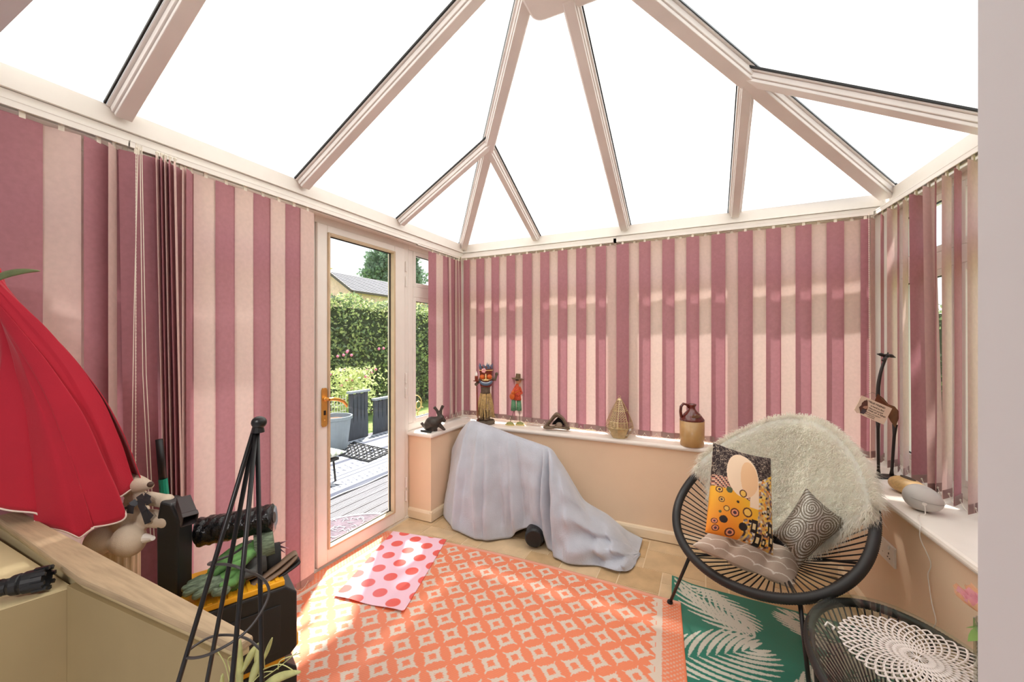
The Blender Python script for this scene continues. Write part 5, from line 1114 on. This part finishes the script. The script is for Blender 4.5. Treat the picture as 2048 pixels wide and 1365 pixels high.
MB().box(q(1034, 761, Zm-.02), (.026, .008, .011), rotm(0, 0, YAW)).build('sunglasses', black, mn, bevel=.002)
MB().tube([hx_, q(1036, 774)], .006, 6).build('neck', skin, mn)
MB().lathe([(.037, 0), (.034, .03), (.026, .09), (.010, .13)], Vector((q(1034, 801).x, q(1034, 801).y, zz(801))), 14, sx_=1, sy=.6).build('shirt', shirt, mn, smooth=True)
mb = MB(); mb.tube([q(1031, 775), q(1024, 787), q(1031, 793, Zm-.03)], [.009, .009, .006], 7); mb.tube([q(1039, 775), q(1044, 787), q(1036, 793, Zm-.03)], [.009, .009, .006], 7); mb.build('sleeves', shirt, mn, smooth=True)
mb = MB(); g0 = q(1024, 794, Zm-.04); Rg = rotm(0, 0, YAW); mb.ball(g0, (.020, .007, .026), Rg); mb.ball(g0+Rg @ Vector((.008, 0, .028)), (.015, .007, .018), Rg); mb.box(g0+Rg @ Vector((.035, 0, .035)), (.06, .006, .008), Rg @ rotm(0, -.5, 0)); mb.build('guitar', orw, mn, smooth=False)
for u0, u1 in ((1027, 1026), (1038, 1040)): MB().lathe([(.022, 0), (.020, .04), (.016, .085)], Vector((q(u0, 822).x, q(u0, 822).y, zz(822))), 12).build('shorts_leg', shorts, mn, smooth=True)
for (ua, ub) in ((1028, 1020), (1038, 1040)): MB().tube([q(ua, 822), q(ub, 846)], .0022, 6).build('leg', olive, mn)
for u in (1020, 1040):
    b = q(u, 848); s_ = MB(); s_.lathe([(.04, 0), (.041, .006), (.04, .010)], (b.x, b.y, SZ), 16, sy=.55); sho = s_.build('shoe', M('straw_sole', S(206, 184, 120), .7), mn); MB().ball((b.x, b.y, SZ+.012), (.032, .02, .016)).build('shoe_upper', M('sage_upper', S(150, 152, 96), .7), sho, smooth=True)

# driftwood arch
Zd = 3.02; px = Zd/F; c0 = atd(1115, 860, Zd); c0.z = SZ
dr = thing('driftwood_arch', (c0.x, c0.y, SZ), 'weathered grey-brown triangular wood hollow on the far sill', 'driftwood')
outer = [(-.105, .0), (-.112, .018), (-.07, .055), (-.05, .085), (-.022, .125), (-.004, .138), (.02, .118), (.045, .10), (.062, .07), (.075, .035), (.108, -.004), (.06, .002), (0, .008), (-.06, .0)]
inner = [(-.055, .028), (-.06, .032), (-.045, .055), (-.028, .075), (-.010, .095), (.002, .098), (.018, .088), (.035, .076), (.045, .055), (.058, .030), (.040, .026), (.012, .036), (-.012, .040), (-.035, .030)]
vv = []; n_ = 14
for (ys, pts_, ins) in ((-.045, outer, 1), (-.05, inner, 1), (.02, inner, .8), (.05, outer, .85)):
    for k, (x, z) in enumerate(pts_): j_ = .004*noise.noise(Vector((x*60, z*60, ys*30))); vv.append(Vector((c0.x, c0.y, SZ+.006))+rotm(0, 0, YAW*.5) @ Vector(((x*ins+j_)*1.12, ys, (max(-.004, z*ins)+j_*.5)*1.08)))
fs = []
for ri in range(3):
    for k in range(n_): fs.append((ri*n_+k, ri*n_+(k+1) % n_, (ri+1)*n_+(k+1) % n_, (ri+1)*n_+k))
for k in range(n_): fs.append((3*n_+k, 3*n_+(k+1) % n_, (k+1) % n_, k))
MB().add(vv, fs).build('wood_shell', M('driftwood', S(120, 102, 84), .85, var=.35, scale=40, bump=.6, bscale=60), dr, sub=1)
MB().ball((c0.x+.02, c0.y-.02, SZ+.045), (.026, .02, .022)).build('pale_core', M('driftwood_pale', S(150, 128, 108), .8), dr, smooth=True); MB().prism([(x*.8, z*.8) for x, z in inner], -.004, .0, rotm(0, 0, YAW*.5) @ rotm(PI/2, 0, 0), (c0.x, c0.y+.018, SZ+.014)).build('dark_back', M('hollow_black', S(28, 22, 20), .9), dr)  # near-black sheet closes the back of the hollow

# lantern
Zl = 2.80; c0 = atd(1239, 876, Zl); c0.z = SZ; H = lambda v: CAMH-(v-CY)*Zl/F
ln = thing('glass_lantern', (c0.x, c0.y, SZ), 'teardrop lantern of glass panes and pierced pale brass on the far sill', 'lantern'); brp = M('pale_brass', S(206, 184, 140), .35, metal=.55, var=.15, scale=60)
pr = [(.052, .004), (.094, .075), (.086, .115), (.055, .19), (.016, .262)]; NL = 8
def lp(i, k): a = 2*PI*(k+.5)/NL+YAW-PI/2; return Vector((c0.x+pr[i][0]*math.cos(a), c0.y+pr[i][0]*math.sin(a), SZ+pr[i][1]))
lg = MG('lantern_glass', (.93, .90, .80), rough=.1)
for k in range(NL):
    a = 2*PI*(k+1)/NL+YAW-PI/2; front = math.cos(a-(math.atan2(-c0.y, -c0.x))) > .75
    for i in range(4):
        Q_ = [lp(i, k), lp(i, k+1), lp(i+1, k+1), lp(i+1, k)]
        if front and i >= 1:
            mb = MB(); ctr = sum(Q_, Vector())/4; rows = 5 if i < 3 else 6
            for rr in range(rows):
                for cc_ in range(3):
                    u, v = (cc_+.5)/3, (rr+.5)/rows; c = (Q_[0].lerp(Q_[1], u)).lerp(Q_[3].lerp(Q_[2], u), v); wv_ = (Q_[1]-Q_[0]).length*(1-v)+(Q_[2]-Q_[3]).length*v; ax1 = (Q_[1]-Q_[0]).normalized(); ax2 = ((Q_[3]+Q_[2])/2-(Q_[0]+Q_[1])/2).normalized(); r = max(.0016, wv_/3*.42)
                    mb.tube([c+ax1*r*math.cos(b*PI/4)+ax2*r*math.sin(b*PI/4) for b in range(8)], .0016, 4, closed=True)
            mb.build('pierced_panel', brp, ln)
        MB().poly3(Q_).build('lantern_pane', (brp if (front and i == 0) else lg), ln)
mb = MB()
for k in range(NL): mb.tube([lp(i, k) for i in range(5)], .0018, 5)
for i in range(5): mb.tube([lp(i, k) for k in range(NL)], .002, 5, closed=True)
mb.lathe([(.052, 0), (.053, .006), (.01, .006)], (c0.x, c0.y, SZ), NL); mb.lathe([(.018, 0), (.012, .01), (.004, .014)], (c0.x, c0.y, SZ+.262), 10); mb.build('brass_frame', brp, ln)
MB().tube([Vector((c0.x, c0.y, SZ+.285))+RT*.010*math.cos(b*PI/6)+UP*.008*math.sin(b*PI/6) for b in range(12)], .0014, 5, closed=True).build('hanging_ring', brp, ln)
MB().lathe([(.026, 0), (.026, .055), (.002, .056)], (c0.x, c0.y, SZ+.008), 18).build('candle', M('cream_wax', S(222, 196, 140), .5), ln)

# jug
Zj = 2.58; c0 = atd(1384, 893, Zj); c0.z = SZ
jg = thing('stoneware_jug', (c0.x, c0.y, SZ), 'tan stoneware jug with brown glazed shoulder and loop handle', 'jug')
MB().lathe([(.066, 0), (.071, .006), (.073, .04), (.0745, .163)], (c0.x, c0.y, SZ), 40).build('lower_body', M('tan_stoneware', S(186, 146, 92), .35, var=.12, scale=14, coat=.3), jg, smooth=True)
bg_ = M('brown_glaze', S(96, 36, 28), .2, var=.3, scale=20, coat=.6)
MB().lathe([(.0748, .163), (.074, .172), (.05, .205), (.028, .228), (.021, .236), (.020, .25), (.027, .262), (.027, .268), (.019, .266), (.015, .24)], (c0.x, c0.y, SZ), 40).build('glazed_shoulder', bg_, jg, smooth=True)
MB().tube([Vector((c0.x, c0.y, SZ))-RT*a+UP*z for a, z in ((.020, .243), (.034, .264), (.056, .270), (.071, .252), (.074, .22), (.069, .182))], [.008, .008, .0085, .009, .009, .010], 10).build('loop_handle', bg_, jg, smooth=True)
for k, (a, w_, h_) in enumerate(((-.3, .010, .03), (-.05, .012, .036), (.22, .009, .03))):
    dv = -FW*math.cos(a)+RT*math.sin(a); MB().ball(Vector((c0.x, c0.y, SZ+.19))+dv*.060, (w_, .003, h_), Matrix((dv.cross(UP), dv, UP)).transposed() @ rotm(-.75, 0, 0)).build('glaze_run', M('grey_glaze', S(150, 118, 92), .3), jg, smooth=True)

# giraffe with sign
Zg = 1.98; q = lambda u, v, Z=Zg: atd(u, v, Z); px = Zg/F; c0 = q(1766, 954); c0.z = SZ
gi = thing('giraffe_figure', (c0.x, c0.y, SZ), 'tall thin dark giraffe figure on an oval base in the right corner', 'figurine'); dkw = M('dark_bronzed_metal', S(36, 28, 24), .45); brw = M('red_brown_wood', S(112, 62, 40), .4, var=.25, scale=25)
ex = (q(1797, 962)-q(1733, 946)); ex.z = 0; L = ex.length/2; ang = math.atan2(ex.y, ex.x)
MB().lathe([(1, 0), (1, .5), (.9, 1), (.01, 1)], (c0.x, c0.y, SZ), 36, rotm(0, 0, ang) @ Matrix.Diagonal((L, .034, .008))).build('oval_base', dkw, gi)
for a, b, k in (((1757, 946), (1756, 835), 0), ((1783, 958), (1790, 850), 1)):
    P0 = q(*a); P0.z = SZ+.006; P1 = q(*b); MB().tube([P0, P0.lerp(P1, .12), P0.lerp(P1, .8), P1], [.010, .0062, .0068, .011], 10).build('leg', dkw, gi, smooth=True)
body = [(1750, 808), (1756, 792), (1766, 800), (1776, 812), (1788, 816), (1795, 824), (1795, 838), (1790, 852), (1783, 842), (1775, 828), (1764, 820)]
vv = [q(u, v, Zg-.016) for u, v in body]+[q(u, v, Zg+.016) for u, v in body]; nb = len(body)
MB().add(vv, [tuple(range(nb)), tuple(range(nb, 2*nb))[::-1]]+[(k, (k+1) % nb, nb+(k+1) % nb, nb+k) for k in range(nb)]).build('body', brw, gi, bevel=.006)
P = [q(1756, 796), q(1757, 770), q(1763, 740), (q(1772, 716))]; MB().tube([cat(P, k/16) for k in range(17)], [.009-.003*k/16 for k in range(17)], 10).build('neck', dkw, gi, smooth=True)
mb = MB(); mb.ball(q(1773, 713), (.012, .012, .011)); mb.tube([q(1771, 713), q(1762, 710), q(1754, 709)], [.007, .009, .002], 8); mb.tube([q(1775, 712), q(1783, 713), q(1791, 716)], [.007, .009, .002], 8); mb.tube([q(1775, 711), q(1776, 706)], .003, 6); mb.tube([q(1772, 714), q(1766, 722, Zg-.03)], [.009, .006], 8); mb.build('head', dkw, gi, smooth=True)
T0, T1, T2, T3 = q(1724, 792, 1.93), q(1784.5, 818, 1.90), q(1773, 854, 1.90), q(1714, 827, 1.93)
sg = thing('hanging_sign', tuple((T0+T2)/2), 'small cream sign reading A TRUE FRIEND with a dog picture hanging from the giraffe', 'sign')
xa_ = (T1-T0).normalized(); nz = xa_.cross((T0-T3)).normalized(); ya_ = nz.cross(xa_); W_ = (T1-T0).length; Hs = (T0-T3).dot(ya_); Rs = Matrix((xa_, ya_, nz)).transposed()
sp = lambda x, y, z=0: T0+xa_*x*W_-ya_*(1-y)*Hs+nz*z
mb = MB(); cs_ = [(.0, 1), (1, 1), (1, 0), (.28, 0), (.2, .06), (.12, .0), (.0, .12)]; mb.add([sp(x, y, 0) for x, y in cs_]+[sp(x, y, -.004) for x, y in cs_], [tuple(range(7))[::-1], tuple(range(7, 14))]+[(k, (k+1) % 7, 7+(k+1) % 7, 7+k) for k in range(7)]); mb.build('sign_board', M('sign_cream', S(232, 208, 184), .6), sg)
mb = MB(); mb.poly3([sp(x, y, .0012) for x, y in ((.10, .62), (.14, .80), (.22, .86), (.26, .74), (.32, .52), (.34, .30), (.30, .10), (.20, .06), (.14, .22), (.08, .34), (.12, .48))]); mb.build('dog_picture', M('dog_brown', S(92, 56, 44), .6), sg, solid=.0006)
mb = MB(); mb.poly3([sp(x, y, .0022) for x, y in ((.19, .30), (.30, .36), (.34, .24), (.30, .08), (.20, .08))]); mb.build('dog_muzzle', M('dog_grey', S(80, 70, 72), .6), sg, solid=.0006)
mb = MB(); mb.poly3([sp(x, y, .0022) for x, y in ((.20, .50), (.30, .60), (.34, .48), (.28, .38), (.18, .40))]); mb.build('dog_cheek', M('dog_tan', S(178, 134, 112), .6), sg, solid=.0006)
ink = M('sign_ink', S(70, 52, 46), .7)
for txt, x, y, sz in (('A TRUE FRIEND', .16, .80, .0125), ('is hard to find', .38, .64, .0105), ('They are rare and', .36, .50, .0085), ('ONE OF A KIND', .37, .36, .0105), ('for they come with love', .34, .25, .0065), ('and stay forever', .34, .15, .0065), ('to be a friend', .42, .06, .0060)):
    fcv = bpy.data.curves.new('lettering', 'FONT'); fcv.body = txt; fcv.size = sz; fcv.extrude = .0002; fcv.materials.append(ink)
    tmp_ = bpy.data.objects.new('tmp', fcv); fme = bpy.data.meshes.new_from_object(tmp_); bpy.data.objects.remove(tmp_); fo = bpy.data.objects.new('lettering', fme); COL.objects.link(fo); fo.parent = sg; M4 = Rs.to_4x4(); M4.translation = sp(x, y, .0012)-Vector(sg['_o']); fo.matrix_local = M4
MB().tube([sp(.03, .97, .001), q(1745, 786, 1.95), q(1757, 792, 1.97), sp(.97, .97, .001)], .0006, 4).build('string', M('string_brown', S(110, 92, 74), .8), sg)

# pebbles
def egg(nm, c, r, R5, mat, lb, cat_):
    t = thing(nm, tuple(c), lb, cat_); vv = []; nu, nv = 36, 22
    for i in range(nv+1):
        th = PI*i/nv
        for k in range(nu): a = 2*PI*k/nu; x = math.cos(th); f_ = 1-.14*x; vv.append(Vector(c)+R5 @ Vector((x*r[0], math.sin(th)*math.cos(a)*r[1]*f_, math.sin(th)*math.sin(a)*r[2]*f_)))
    MB().add(vv, [(i*nu+k, i*nu+(k+1) % nu, (i+1)*nu+(k+1) % nu, (i+1)*nu+k) for i in range(nv) for k in range(nu)]).build('pebble_body', mat, t, smooth=True); return t
c0 = atd(1816, 981, 1.76); c0.z = SZ+.036; Rw = rotm(0, 0, -1.0)
wp = egg('wooden_pebble', c0, (.074, .045, .036), Rw, M('pine_pebble', S(204, 166, 110), .5, var=.18, scale=10, stretch=(1, 8, 8)), 'pale wooden pebble with a dark oval opening on the right hand sill', 'ornament')
MB().lathe([(.024, -.004), (.024, .001), (.001, .001)], c0+UP*.035-Vector((0, 0, 0)), 20, Rw @ rotm(0, .1, 0), sx_=1.25, sy=.6).build('oval_opening', M('opening_dark', S(74, 58, 40), .7), wp)
c0 = atd(1846, 1003, 1.585); c0.z = SZ+.050; Rg2 = rotm(0, 0, -.85) @ rotm(0, .12, 0)
gp = egg('grey_speaker', c0, (.062, .050, .050), Rg2, M('matt_grey_plastic', S(196, 190, 184), .55), 'smooth pale grey egg-shaped speaker with a white cable on the right hand sill', 'speaker')
MB().tube([c0+Rg2 @ Vector((math.cos(b)*.0624, math.sin(b)*.0503, .004)) for b in [2*PI*k/48 for k in range(48)]], .0009, 4, closed=True).build('seam', M('seam_grey', S(150, 144, 138), .6), gp)
pp = atd(1853, 1024, 1.50); pd_ = (pp-c0); MB().lathe([(.006, -.004), (.007, .002), (.004, .002)], c0+pd_.normalized()*.049, 12, pd_.normalized().to_track_quat('Z', 'Y').to_matrix()).build('cable_port', upvc, gp)
e0 = c0+pd_.normalized()*.050; yE = 1.80
P = [e0, onz(1850, 1030, SZ+.004), onz(1836, 1031, SZ+.003)]
edge = onz(1828, 1050, SZ+.003); edge.x = XS(edge.y)-.004; P += [edge]
wy = edge.y
for dy_, z in ((.0, .60), (-.004, .52), (.012, .47), (.004, .43), (-.010, .38), (-.035, .33), (-.02, .29), (-.03, .24), (-.03, .1)): P.append(Vector((XS(wy+dy_)-(.004 if z > .55 else -.022), wy+dy_, z)))
cbm = MB(); cbm.tube([cat(P, k/90) for k in range(91)], .0016, 6); tag(cbm.build('speaker_cable', upvc), 'thin white cable running from the grey speaker down the wall', 'cable')
